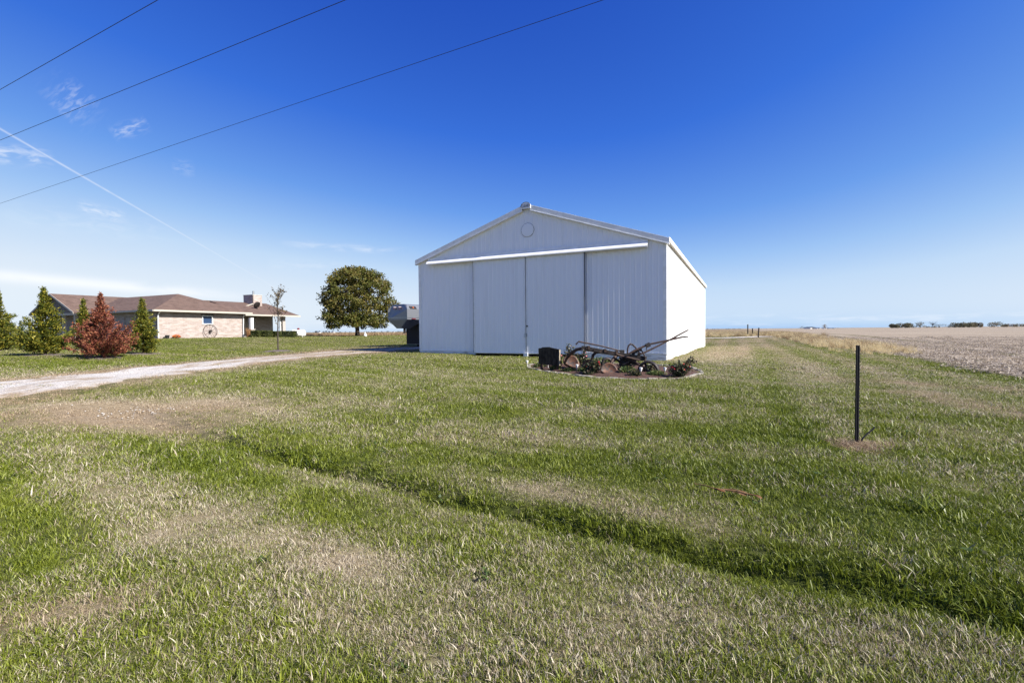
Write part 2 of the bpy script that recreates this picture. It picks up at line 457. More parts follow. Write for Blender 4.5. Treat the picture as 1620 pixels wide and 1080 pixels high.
class MB:
    def __init__(self): self.v, self.f, self.uv = [], [], {}
    def add(self, vs, fs, uvs=None):
        k = len(self.v)
        self.v += [tuple(p) for p in vs]
        for i, q in enumerate(fs):
            if uvs: self.uv[len(self.f)] = uvs[i]
            self.f.append(tuple(k + j for j in q))
        return self
    def box(self, c, s, rot=None):
        hx, hy, hz = s[0] / 2, s[1] / 2, s[2] / 2
        vs = [Vector((x, y, z)) for x in (-hx, hx) for y in (-hy, hy) for z in (-hz, hz)]
        if rot is not None: vs = [rot @ p for p in vs]
        c = Vector(c)
        return self.add([p + c for p in vs], [(0, 1, 3, 2), (4, 6, 7, 5), (0, 4, 5, 1), (2, 3, 7, 6), (0, 2, 6, 4), (1, 5, 7, 3)])
    def bar(self, p0, p1, wd, ht, up=(0, 0, 1)):
        """rectangular bar between two points"""
        p0, p1 = Vector(p0), Vector(p1)
        d = (p1 - p0).normalized(); s = d.cross(Vector(up))
        if s.length < 1e-4: s = d.cross(Vector((1, 0, 0)))
        s.normalize(); u = s.cross(d)
        vs = [p + s * a * wd / 2 + u * c * ht / 2 for p in (p0, p1) for a, c in ((-1, -1), (1, -1), (1, 1), (-1, 1))]
        return self.add(vs, [(3, 2, 1, 0), (4, 5, 6, 7), (0, 1, 5, 4), (1, 2, 6, 5), (2, 3, 7, 6), (3, 0, 4, 7)])
    def tube(self, pts, r, n=8, cap=True):
        pts = [Vector(p) for p in pts]
        rs = list(r) if isinstance(r, (list, tuple)) else [r] * len(pts)
        vs, ref = [], None
        for i, p in enumerate(pts):
            a = pts[max(i - 1, 0)]; c = pts[min(i + 1, len(pts) - 1)]
            d = (c - a).normalized()
            if ref is None:
                ref = d.cross(Vector((0, 0, 1)))
                if ref.length < 1e-3: ref = d.cross(Vector((1, 0, 0)))
            s = (ref - d * ref.dot(d)).normalized(); u = d.cross(s); ref = s
            for k in range(n):
                an = 2 * math.pi * k / n
                vs.append(p + (s * math.cos(an) + u * math.sin(an)) * rs[i])
        fs = [(i * n + k, i * n + (k + 1) % n, (i + 1) * n + (k + 1) % n, (i + 1) * n + k) for i in range(len(pts) - 1) for k in range(n)]
        if cap: fs += [tuple(reversed(range(n))), tuple(range((len(pts) - 1) * n, len(pts) * n))]
        return self.add(vs, fs)
    def lathe(self, prof, c=(0, 0, 0), n=16, rot=None):
        c = Vector(c); vs = []
        for r, z in prof:
            for k in range(n):
                a = 2 * math.pi * k / n
                p = Vector((r * math.cos(a), r * math.sin(a), z))
                if rot is not None: p = rot @ p
                vs.append(p + c)
        fs = [(i * n + k, i * n + (k + 1) % n, (i + 1) * n + (k + 1) % n, (i + 1) * n + k) for i in range(len(prof) - 1) for k in range(n)]
        fs += [tuple(reversed(range(n))), tuple(range((len(prof) - 1) * n, len(prof) * n))]
        return self.add(vs, fs)
    def prism(self, poly, ext):
        """closed polygon (3D points) pushed along ext"""
        n = len(poly); e = Vector(ext)
        vs = [Vector(p) for p in poly] + [Vector(p) + e for p in poly]
        return self.add(vs, [tuple(range(n)), tuple(reversed(range(n, 2 * n)))] + [((i + 1) % n, i, n + i, n + (i + 1) % n) for i in range(n)])
    def mesh(self, name):
        me = bpy.data.meshes.new(name)
        me.from_pydata([tuple(p) for p in self.v], [], self.f)
        if self.uv:
            lay = me.uv_layers.new(name='UVMap')
            for pi, poly in enumerate(me.polygons):
                if pi in self.uv:
                    for li, q in zip(poly.loop_indices, self.uv[pi]): lay.data[li].uv = q
        me.validate(); me.update()
        return me
    def build(self, name, material, parent=None, smooth=False, fix=True):
        me = self.mesh(name)
        if fix:
            import bmesh
            bm = bmesh.new(); bm.from_mesh(me); bmesh.ops.recalc_face_normals(bm, faces=bm.faces); bm.to_mesh(me); bm.free()
        if smooth:
            me.polygons.foreach_set('use_smooth', [True] * len(me.polygons))
        return link(name, me, material, parent)

def np_mesh(name, verts, faces, material, parent=None, loc=(0, 0, 0), attrs=None, link_it=True):
    """verts (n,3), faces (m,4) numpy"""
    me = bpy.data.meshes.new(name)
    me.vertices.add(len(verts)); me.vertices.foreach_set('co', np.ascontiguousarray(verts, np.float32).ravel())
    m, k = faces.shape
    me.loops.add(m * k); me.loops.foreach_set('vertex_index', np.ascontiguousarray(faces, np.int32).ravel())
    me.polygons.add(m); me.polygons.foreach_set('loop_start', np.arange(0, m * k, k, dtype=np.int32))
    me.update(calc_edges=True)
    for a, vals in (attrs or {}).items():
        at = me.attributes.new(a, 'FLOAT', 'POINT'); at.data.foreach_set('value', np.ascontiguousarray(vals, np.float32))
    me.materials.append(MATS[material])
    if not link_it: return me
    return link(name, me, None, parent, loc)

def unit(a): return a / np.maximum(np.linalg.norm(a, axis=-1, keepdims=True), 1e-9)

def leaves(C, size, r, up=0.3, aspect=.5, dirs=None):
    """diamond leaves of random attitude about the centres C -> (verts, faces)"""
    n = len(C)
    U = unit(r.normal(size=(n, 3)) + (dirs if dirs is not None else 0)); 
    T = r.normal(size=(n, 3)); T[:, 2] += up
    V = unit(np.cross(U, T)); s = (size * r.uniform(.6, 1.3, n))[:, None]
    W = np.cross(U, V) * s * .12
    vs = np.stack([C - U * s, C + V * s * aspect + W, C + U * s, C - V * s * aspect + W], 1).reshape(-1, 3)
    return vs, np.arange(4 * n).reshape(n, 4)

# ------------------------------------------------------------------ ground sheet
def capsule(x, y, a, c, wd):
    ax, ay, bx, by = a.x, a.y, c.x, c.y
    L2 = (bx - ax) ** 2 + (by - ay) ** 2 + 1e-6
    tt = np.clip(((x - ax) * (bx - ax) + (y - ay) * (by - ay)) / L2, 0, 1)
    d2 = (x - ax - tt * (bx - ax)) ** 2 + (y - ay - tt * (by - ay)) ** 2
    return np.exp(-d2 / wd ** 2)

# straw bands and lush bands of the lawn: two points on the ground, width, amount
def seg(x0, y0, x1, y1, wd, amt): return (ground_at(x0, y0), ground_at(x1, y1), wd, amt)
DRY = [seg(250, 850, 560, 885, .40, .42), seg(60, 770, 330, 815, .5, .30), seg(560, 890, 1000, 970, .40, .30), seg(400, 970, 1000, 1050, .35, .25),
       seg(1000, 970, 1450, 1045, .28, .28), seg(330, 640, 560, 645, .9, .35), seg(860, 772, 1100, 832, .35, .38), seg(560, 745, 860, 775, .3, .22),
       seg(850, 660, 1080, 655, .8, .30), seg(700, 690, 850, 700, .5, .25), seg(1100, 570, 1200, 545, 2.0, .40), seg(1160, 540, 1230, 532, 5, .35), seg(1430, 620, 1620, 655, .6, .40), seg(1350, 600, 1600, 618, .9, .35),
       seg(640, 600, 1000, 612, 1.0, .10), seg(0, 595, 200, 590, 1.2, .30), seg(250, 585, 600, 548, 1.6, .35), seg(0, 650, 300, 640, 1.1, .60), seg(150, 655, 330, 668, .9, .55),
       seg(0, 985, 190, 955, .22, .45), seg(1200, 590, 1300, 580, 2, .2), seg(1520, 690, 1620, 700, .4, .3),
       seg(470, 727, 640, 768, .2, -.35), seg(290, 692, 470, 727, .2, -.30), seg(640, 772, 900, 826, .2, -.30), seg(900, 828, 1200, 905, .2, -.32), seg(1200, 905, 1620, 985, .2, -.30), seg(560, 790, 900, 862, .18, -.08),
       seg(550, 650, 800, 655, .7, -.15), seg(640, 712, 1000, 738, .45, -.25), seg(1000, 738, 1300, 750, .5, -.30), seg(1100, 680, 1280, 690, .7, -.25), seg(1350, 790, 1620, 860, .6, -.35),
       seg(0, 760, 60, 900, .3, -.15), seg(200, 690, 330, 735, .35, -.30), seg(700, 620, 900, 640, 1.2, -.10), seg(250, 730, 420, 760, .3, -.2), seg(1480, 580, 1620, 608, .6, -.25),
       seg(1190, 555, 1268, 700, .16, -.30), seg(1225, 565, 1330, 690, .28, .22), seg(1150, 545, 1135, 600, .6, .20), seg(0, 575, 300, 570, 2, -.12), seg(250, 545, 480, 560, 3, -.05)]
BROWN = [seg(0, 660, 300, 650, 1.1, .9), seg(150, 660, 330, 668, .9, .8), seg(0, 985, 190, 955, .25, .8), seg(1430, 620, 1620, 655, .6, .7), seg(1350, 600, 1600, 618, .8, .6), seg(250, 585, 600, 548, 1.4, .8),
         seg(330, 640, 480, 640, .8, .4), seg(0, 640, 250, 610, .8, .8), seg(1520, 690, 1620, 700, .5, .6), seg(860, 772, 1100, 832, .35, .35), seg(700, 690, 850, 700, .5, .3)]
U_B = np.array((math.cos(R(-25.7)), math.sin(R(-25.7)))); V_B = np.array((-U_B[1], U_B[0]))

def lawn_attrs(x, y):
    base = 0.22 - .08 * smooth(-2, 4, x) * (1 - smooth(9, 15, np.hypot(x, y)))
    # mower passes: along the road in front, along the barn on its right
    d = 0.519 * x + 0.855 * y
    p = x * U_B[0] + y * U_B[1]
    base = base + .07 * np.sin(d * 2 * np.pi / 1.55 + .5 * np.sin(x * .4)) * (1 - smooth(14, 22, d))
    right = smooth(4.5, 7.5, x - .28 * y + 1.5) * smooth(8, 15, y)
    base = base + right * (.06 + .27 * np.sin(p * 2 * np.pi / 1.9 + .6))
    base = base + .10 * smooth(10, 26, np.hypot(x, y)) * smooth(5, 12, x)
    for a, c, wd, amt in DRY: base = base + amt * capsule(x, y, a, c, wd)
    br = 0 * x
    for a, c, wd, amt in BROWN: br = np.maximum(br, amt * capsule(x, y, a, c, wd))
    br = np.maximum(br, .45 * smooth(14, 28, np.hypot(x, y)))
    lush = np.clip((.20 - base) * 2.0, 0, .8)
    return np.clip(base, .02, 1.1), np.clip(br, 0, 1), lush

nA = 300
rad = np.concatenate([[0.0], 0.35 * 1.031 ** np.arange(0, 330)])
rad = rad[rad < 7000]
ang = np.linspace(0, 2 * np.pi, nA, endpoint=False)
gx = (rad[:, None] * np.cos(ang)[None, :]).ravel(); gy = (rad[:, None] * np.sin(ang)[None, :]).ravel()
gz = terrain(gx, gy)
ii, jj = np.meshgrid(np.arange(len(rad) - 1), np.arange(nA), indexing='ij')
jn = (jj + 1) % nA
gf = np.stack([ii * nA + jj, (ii + 1) * nA + jj, (ii + 1) * nA + jn, ii * nA + jn], -1).reshape(-1, 4)
a_dry, a_brown, a_lush = lawn_attrs(gx, gy)
rr = np.hypot(gx, gy)
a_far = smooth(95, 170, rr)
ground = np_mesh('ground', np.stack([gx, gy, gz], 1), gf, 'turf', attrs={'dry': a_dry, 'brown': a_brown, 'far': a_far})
ground.data.polygons.foreach_set('use_smooth', [True] * len(ground.data.polygons))
tag(ground, 'mown lawn ground reaching out to the flat horizon', None, None, 'structure')

# ------------------------------------------------------------------ driveway
DW = [(-17, -10), (-14.5, -2), (-12.3, 5), (-11.35, 10.4), (-10.9, 14.5), (-10.1, 19), (-8.8, 24), (-7.0, 28.5), (-4.6, 33.5), (-1.5, 40)]
def spline(pts, n):
    pts = np.array(pts, float); out = []
    P = np.vstack([2 * pts[0] - pts[1], pts, 2 * pts[-1] - pts[-2]])
    for i in range(1, len(P) - 2):
        for s in np.linspace(0, 1, n, endpoint=False):
            a, b_, c, d = P[i - 1], P[i], P[i + 1], P[i + 2]
            out.append(.5 * ((2 * b_) + (-a + c) * s + (2 * a - 5 * b_ + 4 * c - d) * s ** 2 + (-a + 3 * b_ - 3 * c + d) * s ** 3))
    out.append(pts[-1]); return np.array(out)
dwc = spline(DW, 14)
tang = unit(np.gradient(dwc, axis=0)); nrm = np.stack([tang[:, 1], -tang[:, 0]], 1)   # to the right
NW = 17
vv = np.linspace(-1, 1, NW)
s_i = np.arange(len(dwc))
wl = 1.55 + .22 * np.sin(s_i * .9) + .15 * np.sin(s_i * 2.3 + 1); wr = 1.45 + .25 * np.sin(s_i * .7 + 2) + .15 * np.sin(s_i * 1.9)
wdt = np.where(vv[None, :] < 0, wl[:, None], wr[:, None])
dx = dwc[:, None, 0] + nrm[:, None, 0] * vv[None, :] * wdt; dy = dwc[:, None, 1] + nrm[:, None, 1] * vv[None, :] * wdt
dz = terrain(dx.ravel(), dy.ravel()) + .022 * (1 - np.broadcast_to(np.abs(vv) ** 4, dx.shape).ravel() * 1.5) + .004
ii, jj = np.meshgrid(np.arange(len(dwc) - 1), np.arange(NW - 1), indexing='ij')
df = np.stack([ii * NW + jj, ii * NW + jj + 1, (ii + 1) * NW + jj + 1, (ii + 1) * NW + jj], -1).reshape(-1, 4)
far_f = smooth(13, 24, dwc[:, 1])[:, None] * np.ones(NW)[None, :]
track = np.exp(-((np.abs(vv) - .55) / .22) ** 2)[None, :]
edge = np.clip(np.abs(vv)[None, :] ** 5 * .9 + far_f * (.95 - .60 * track) + (1 - far_f) * (.12 * np.exp(-(vv[None, :] / .25) ** 2)), -.3, 1)
drive = np_mesh('driveway', np.stack([dx.ravel(), dy.ravel(), dz], 1), df, 'gravel', attrs={'edge': edge.ravel()})
tag(drive, 'pale gravel farm driveway curving past the lawn to the white barn', None, None, 'structure')

# ------------------------------------------------------------------ harvested field on the right
E0 = np.array((14.9, 13.7)); EN = U_B; ET = V_B       # edge point, away from the lawn, along the edge
fu = np.concatenate([np.linspace(0, 12, 20), 12 * 1.12 ** np.arange(1, 52)])
fv = np.concatenate([np.linspace(-40, 120, 120), 120 * 1.10 ** np.arange(1, 40)])
FU, FV = np.meshgrid(fu, fv, indexing='ij')
wob = .5 * np.sin(FV * .35) + .3 * np.sin(FV * .9 + 1)
FX = E0[0] + EN[0] * (FU + wob * np.exp(-FU / 2)) + ET[0] * FV; FY = E0[1] + EN[1] * (FU + wob * np.exp(-FU / 2)) + ET[1] * FV
FZ = terrain(FX.ravel(), FY.ravel()) + .03 * smooth(0, 1.0, FU.ravel()) - .01 + .03 * np.sin(FU.ravel() * 2 * np.pi / .76) * (FU.ravel() < 12)
a, c_ = FU.shape
ii, jj = np.meshgrid(np.arange(a - 1), np.arange(c_ - 1), indexing='ij')
ff = np.stack([ii * c_ + jj, (ii + 1) * c_ + jj, (ii + 1) * c_ + jj + 1, ii * c_ + jj + 1], -1).reshape(-1, 4)
field = np_mesh('harvested_field', np.stack([FX.ravel(), FY.ravel(), FZ], 1), ff, 'stubble_field')
tag(field, 'harvested crop field of pale stubble beside the lawn', None, None, 'structure')

def edge_dist(x, y): return (x - E0[0]) * EN[0] + (y - E0[1]) * EN[1]
def edge_along(x, y): return (x - E0[0]) * ET[0] + (y - E0[1]) * ET[1]
def drive_dist(x, y):
    d = np.full(x.shape, 1e9)
    for p in dwc[::2]: d = np.minimum(d, np.hypot(x - p[0], y - p[1]))
    return d

# ------------------------------------------------------------------ white barn
B0 = Vector((-4.75, 24.4)); BW, BL = 12.2, 24.0
BASE = 0.0
barn = empty('barn', (B0.x, B0.y, 0), R(-25.7), 'white corrugated steel farm shed with wide double sliding doors and gable roof', 'barn')
Z_SID, Z_EAVE, SLOPE = .66, 5.20, .338
def roofline(s): return Z_EAVE + SLOPE * (BW / 2 - abs(s - BW / 2))
PITCH_RIB = .2286
def rib_profile(s0, s1, origin=0.0):
    """(s, out) points of ribbed sheet between s0 and s1"""
    pts = []
    k = math.floor((s0 - origin) / PITCH_RIB) - 1
    while True:
        c = origin + k * PITCH_RIB
        if c - .04 > s1: break
        for ds, o in ((-.032, 0), (-.015, .013), (.015, .013), (.032, 0), (.085, 0), (.095, .003), (.105, .003), (.115, 0)):
            if s0 + .001 < c + ds < s1 - .001: pts.append((c + ds, o))
        k += 1
    return [(s0, 0.0)] + pts + [(s1, 0.0)]

def sheet(name, s0, s1, zb, zt, place, parent, material='white_steel', origin=0.0):
    """one ribbed sheet; place(s, out, z) -> local point; zb, zt functions of s"""
    prof = rib_profile(s0, s1, origin)
    if callable(zt) and s0 < BW / 2 < s1 and zt is roofline: prof = sorted(prof + [(BW / 2, 0.0)])
    mb = MB(); vs, fs = [], []
    for s, o in prof:
        b_ = zb(s) if callable(zb) else zb; t_ = zt(s) if callable(zt) else zt
        vs += [place(s, o, b_), place(s, o, t_)]
    for i in range(len(prof) - 1): fs.append((2 * i, 2 * i + 2, 2 * i + 3, 2 * i + 1))
    n = len(vs)                                            # thin return edge so that the sheet has a thickness
    vs += [place(s0, -.012, prof and (zb(s0) if callable(zb) else zb)), place(s1, -.012, (zb(s1) if callable(zb) else zb))]
    fs.append((0, n, n + 1, n - 2))
    mb.add(vs, fs)
    return mb.build(name, material, parent, fix=False)

front = lambda s, o, z: (s, -o, z)
D0, D1, D2 = 3.29, 6.05, 8.82
Z_TRACK = 5.02
s = 0.0
bounds = [0.03, .914, 1.829, 2.743, D0 + .05]
for a, c in zip(bounds, bounds[1:]): sheet('siding_panel', a, c + .002, Z_SID, roofline, front, barn)
bounds = [D0 + .05, 4.115, 5.03, 5.944, 6.858, 7.772, D2 - .05]
for a, c in zip(bounds, bounds[1:]): sheet('siding_panel', a, c + .002, Z_TRACK, roofline, front, barn)
bounds = [D2 - .05, 9.60, 10.515, 11.43, BW - .03]
for a, c in zip(bounds, bounds[1:]): sheet('siding_panel', a, c + .002, Z_SID, roofline, front, barn)
right = lambda s, o, z: (BW + o, s, z)
n = int(BL / .9144)
for k in range(n + 1):
    a, c = k * .9144 + (.03 if k == 0 else 0), min((k + 1) * .9144, BL)
    if c - a > .05: sheet('siding_panel', a, c + .002, Z_SID, Z_EAVE - .01, right, barn)
MB().box((-.02, BL / 2, (Z_EAVE - .2) / 2), (.04, BL - .1, Z_EAVE + .2)).build('side_wall', 'white_steel', barn)
MB().prism([(0.02, BL - .02, -.1), (BW - .02, BL - .02, -.1), (BW - .02, BL - .02, Z_EAVE - .02), (BW / 2, BL - .02, roofline(BW / 2) - .02), (0.02, BL - .02, Z_EAVE - .02)], (0, -.04, 0)).build('back_wall', 'white_steel', barn)
# roof: two sloping sheets
for sg in (-1, 1):
    e = BW / 2 + sg * (BW / 2 + .14); ze = Z_EAVE - SLOPE * .14 + .10
    MB().prism([(BW / 2, -.14, roofline(BW / 2) + .10), (e, -.14, ze), (e, -.14, ze + .045), (BW / 2, -.14, roofline(BW / 2) + .15)], (0, BL + .28, 0)).build('roof', 'roof_steel', barn)
    # gable trim, a bent steel strip under the roof edge
    def rk(o, z): return [(BW / 2 + sg * .20, o, roofline(BW / 2 + sg * .20) + z), (e, o, ze + z - .10)]
    q0, q1 = rk(-.13, .0)
    MB().prism([(q0[0], -.15, q0[2] - .09), (q1[0], -.15, q1[2] - .09), (q1[0], -.15, q1[2] + .135), (q0[0], -.15, q0[2] + .135)], (0, .05, 0)).build('gable_trim', 'white_trim', barn)
    MB().prism([(q0[0], -.168, q0[2] - .115), (q1[0], -.168, q1[2] - .115), (q1[0], -.168, q1[2] - .085), (q0[0], -.168, q0[2] - .085)], (0, .16, 0)).build('trim_lip', 'white_trim', barn)
# eave trim along the right side
MB().box((BW + .13, BL / 2, Z_EAVE + .055), (.035, BL + .20, .17)).build('eave_trim', 'white_trim', barn)
MB().box((BW + .065, BL / 2, Z_EAVE - .02), (.10, BL + .10, .02)).build('soffit', 'cream_trim', barn)
for x_, y_ in ((.005, -.004), (BW - .005, -.004)):
    sgn = -1 if x_ < 1 else 1
    MB().prism([(x_ - sgn * .11, -.028, Z_SID - .03), (x_ + sgn * .03, -.028, Z_SID - .03), (x_ + sgn * .03, .12, Z_SID - .03), (x_ + sgn * .005, .12, Z_SID - .03), (x_ + sgn * .005, -.003, Z_SID - .03), (x_ - sgn * .11, -.003, Z_SID - .03)], (0, 0, Z_EAVE - Z_SID + (.03 if sgn < 0 else .03))).build('corner_trim', 'white_trim', barn)
# skirt boards
for a, c in ((.0, D0), (D2, BW)):
    MB().box(((a + c) / 2, .012, .42), (c - a, .05, .475)).build('skirt_board', 'skirt_board', barn)
    MB().box(((a + c) / 2, -.022, Z_SID + .004), (c - a - .04, .03, .018)).build('drip_edge', 'white_trim', barn)
MB().box((BW - .004, BL / 2, .34), (.05, BL - .04, .635)).build('skirt_board', 'skirt_board', barn)
MB().box((BW + .012, BL / 2, Z_SID + .004), (.03, BL - .06, .018)).build('drip_edge', 'white_trim', barn)
# door track cover
tcv = MB()
tcv.prism([(.61, y_, Z_TRACK + z_) for y_, z_ in ((-.025, .31), (-.085, .30), (-.095, .19), (-.16, .145), (-.235, .065), (-.26, .01), (-.245, -.035), (-.22, -.035), (-.215, .04), (-.15, .12), (-.08, .165), (-.07, .28), (-.025, .29))], (11.5 - .61, 0, 0))
tcv.build('track_cover', 'white_trim', barn)
for k in range(22):
    pass
# sliding doors
def door(a, c, off):
    dr = MB().box(((a + c) / 2, -.10 - off, (.60 + Z_TRACK) / 2), (c - a - .01, .04, Z_TRACK - .60 + .05)).build('sliding_door', 'white_trim', barn)
    k = 3; wd = (c - a) / k
    pl = lambda s_, o, z: (s_, -.121 - off - o, z)
    for i in range(k): sheet('door_panel', a + i * wd + .004, a + (i + 1) * wd - .003, .605, Z_TRACK + .05, pl, dr, origin=a + .11)
    for e in (a, c):
        sg = 1 if e == a else -1
        MB().box((e + sg * .022, -.132 - off, (.605 + Z_TRACK) / 2), (.04, .034, Z_TRACK - .60)).build('edge_trim', 'white_trim', dr)
    MB().box(((a + c) / 2, -.130 - off, .612), (c - a - .1, .03, .03)).build('bottom_rail', 'white_trim', dr)
    return dr
dl = door(D0, D1 - .012, 0); drr = door(D1 + .022, D2, 0)
MB().box((D2 + .016, -.128, (.605 + Z_TRACK) / 2), (.026, .072, Z_TRACK - .61)).build('seam_shade', 'gap_and_shade', drr)  # added dark strip, paints the sunlit door edge as a shaded seam
MB().box((D0 - .010, -.128, (.605 + Z_TRACK) / 2), (.014, .050, Z_TRACK - .61)).build('seam_shade', 'gap_and_shade', dl)  # added dark strip, paints the shaded seam at the left door edge
MB().box((D1 + .07, -.165, 1.85), (.05, .05, .06)).build('bolt', 'dark_steel', drr)
ls = MB().tube([(D1 - .03, -.16, 1.34), (D1 - .03, -.20, 1.34), (D1 - .03, -.20, 1.52), (D1 - .03, -.16, 1.52)], .012, 6); ls.box((D1 + .03, -.158, 1.44), (.07, .02, .16)); ls.build('latch', 'galvanised', drr)
MB().box((D1, -.10, .50), (.20, .20, .24)).build('guide_block', 'white_trim', barn)
# interior floor so the gap below the doors reads dark
MB().box((BW / 2, BL / 2, .44), (BW - .2, BL - .2, .03)).build('floor_slab', 'concrete', barn)
# round gable cover (twelve-sided)
vt = MB(); ring = []
cx, cz = BW / 2 + .02, 6.22 + .02
prof = [(.30, .0), (.30, .024), (.285, .030), (.0, .031)]
rot = Matrix.Rotation(R(90), 3, 'X')
vt.lathe([(.315, 0.0), (.315, .026), (.295, .034), (.02, .036)], (cx, 0, cz), 12, rot)
vt.build('gable_vent', 'white_steel', barn)
gap = MB().lathe([(.328, 0.0), (.328, .0225)], (cx, 0, cz), 12, rot).build('vent_rim', 'gap_and_shade', barn)
# maker's plate at the peak
pk = roofline(BW / 2) + .02
arc = [(-.235, 0), (.235, 0)] + [(.235 * math.cos(a) * 1.0, .12 + .17 * math.sin(a)) for a in np.linspace(0, math.pi, 12)]
plate = MB().prism([(BW / 2 + x_, -.185, pk - .10 + z_) for x_, z_ in arc], (0, .06, 0)).build('name_plate', 'sign_plate', barn)
bd = MB()
pts = [(BW / 2 + .235 * math.cos(a), -.19, pk + .02 + .17 * math.sin(a)) for a in np.linspace(0, math.pi, 15)]
bd.tube(pts, .007, 5); bd.tube([(BW / 2 - .235, -.19, pk + .02), (BW / 2 - .235, -.19, pk - .02)], .01, 5); bd.build('plate_border', 'sign_ink', plate)
def text_mesh(txt, size, name, material, parent, loc, rot, bold=.0, shear=0.0):
    cu = bpy.data.curves.new('txt', 'FONT'); cu.body = txt; cu.size = size; cu.align_x = 'CENTER'; cu.align_y = 'CENTER'; cu.extrude = .004; cu.offset = bold; cu.shear = shear
    to = bpy.data.objects.new('txt', cu); COL.objects.link(to)
    bpy.context.view_layer.update()
    me = bpy.data.meshes.new_from_object(to.evaluated_get(bpy.context.evaluated_depsgraph_get()))
    bpy.data.objects.remove(to)
    o = link(name, me, material, parent, loc); o.rotation_euler = rot
    return o
lt = text_mesh('CLEARY', .19, 'lettering', 'sign_ink', plate, (BW / 2, -.192, pk + .015), (R(90), 0, 0), -.002)
lt.scale = (.66, 1.05, 1)
# wind-turned yard light bracket on the right side wall
br = MB().box((BW + .08, 19.2, 2.6), (.16, .05, .05)); br.prism([(BW + .05, 19.1, 2.45), (BW + .05, 19.3, 2.45), (BW + .05, 19.2, 2.85)], (.22, 0, -.05))
br.build('wall_bracket', 'plastic_white', barn)

# ------------------------------------------------------------------ brick house
H0 = Vector((-30.0, 40.0)); HZ = 1.22
house = empty('brick_house', (H0.x, H0.y, HZ), R(-25.7), 'low brick ranch house with brown shingle roof beyond the driveway', 'house')
# local axes: x to the right (+) / house runs to -x, y away
def wall(name, p0, p1, z0, z1, material, parent, thick=.12, holes=()):
    """vertical wall with rectangular openings (u0,u1,v0,v1), UV in metres"""
    p0, p1 = Vector((p0[0], p0[1], 0)), Vector((p1[0], p1[1], 0))
    L = (p1 - p0).length; d = (p1 - p0) / L; nrm_ = Vector((d.y, -d.x, 0))
    us = sorted({0, L} | {h[0] for h in holes} | {h[1] for h in holes}); vs_ = sorted({z0, z1} | {h[2] for h in holes} | {h[3] for h in holes})
    mb = MB()
    def quad(a, b_, c, e, uv): mb.add([a, b_, c, e], [(0, 1, 2, 3)], [uv])
    P3 = lambda u, z, o: p0 + d * u + Vector((0, 0, z)) - nrm_ * o
    for i in range(len(us) - 1):
        for j in range(len(vs_) - 1):
            um, vm = (us[i] + us[i + 1]) / 2, (vs_[j] + vs_[j + 1]) / 2
            if any(h[0] < um < h[1] and h[2] < vm < h[3] for h in holes): continue
            a0, a1, b0, b1 = us[i], us[i + 1], vs_[j], vs_[j + 1]
            quad(P3(a0, b0, 0), P3(a1, b0, 0), P3(a1, b1, 0), P3(a0, b1, 0), [(a0, b0), (a1, b0), (a1, b1), (a0, b1)])
            quad(P3(a1, b0, thick), P3(a0, b0, thick), P3(a0, b1, thick), P3(a1, b1, thick), [(a1, b0), (a0, b0), (a0, b1), (a1, b1)])
    rims = [(0, L, z0, z1)] + list(holes)
    for (a0, a1, b0, b1) in rims:
        for (ua, va, ub, vb) in ((a0, b0, a1, b0), (a1, b0, a1, b1), (a1, b1, a0, b1), (a0, b1, a0, b0)):
            quad(P3(ua, va, 0), P3(ub, vb, 0), P3(ub, vb, thick), P3(ua, va, thick), [(ua, va), (ub, vb), (ub + .1, vb), (ua + .1, va)])
    return mb.build(name, material, parent, fix=False), P3

def window(parent, P3, a0, a1, b0, b1, mullion=False, frame='cream_trim'):
    fr = MB()
    for (ua, va, ub, vb) in ((a0, b0, a1, b0), (a0, b1, a1, b1)): fr.bar(P3(ua - .03, va, .0), P3(ub + .03, vb, .0), .10, .08)
    for (ua, va, ub, vb) in ((a0, b0, a0, b1), (a1, b0, a1, b1)): fr.bar(P3(ua, va, .0), P3(ub, vb, .0), .08, .10, up=(1, 0, 0))
    if mullion: fr.bar(P3((a0 + a1) / 2, b0, .03), P3((a0 + a1) / 2, b1, .03), .05, .06, up=(1, 0, 0))
    w_ = fr.build('window', frame, parent)
    q = [P3(a0, b0, .05), P3(a1, b0, .05), P3(a1, b1, .05), P3(a0, b1, .05)]
    MB().add(q, [(0, 1, 2, 3)]).build('pane', 'window_glass', w_, fix=False)
    return w_

GD = 7.7                                   # garage end depth
WALL_H = 2.34
ew, P3 = wall('end_wall', (0, 0), (0, GD), -.4, WALL_H, 'brick', house, holes=[(3.72, 4.62, 1.28, 2.05)])
window(house, P3, 3.72, 4.62, 1.28, 2.05, frame='white_paint')
MB().box((.04, 4.17, 2.12), (.06, 1.1, .10)).build('lintel', 'old_wood', house)
# front wall with garage doors, in shade
fw, P3f = wall('front_wall', (-10.4, 0), (0, 0), -.4, WALL_H, 'brick', house, holes=[(.7, 4.2, -.35, 1.95), (5.3, 8.8, -.35, 1.95)])
for a0, a1 in ((.7, 4.2), (5.3, 8.8)):
    gd = MB()
    for k in range(4): gd.box(P3f((a0 + a1) / 2, -.06 + k * .57, .08), (a1 - a0, .05, .55))
    gd.build('garage_door', 'garage_door', house)
ln = MB().lathe([(.05, 0), (.09, .04), (.10, .20), (.04, .28), (.01, .34)], P3f(9.65, 1.25, -.16), 10); ln.build('wall_lantern', 'galvanised', house)
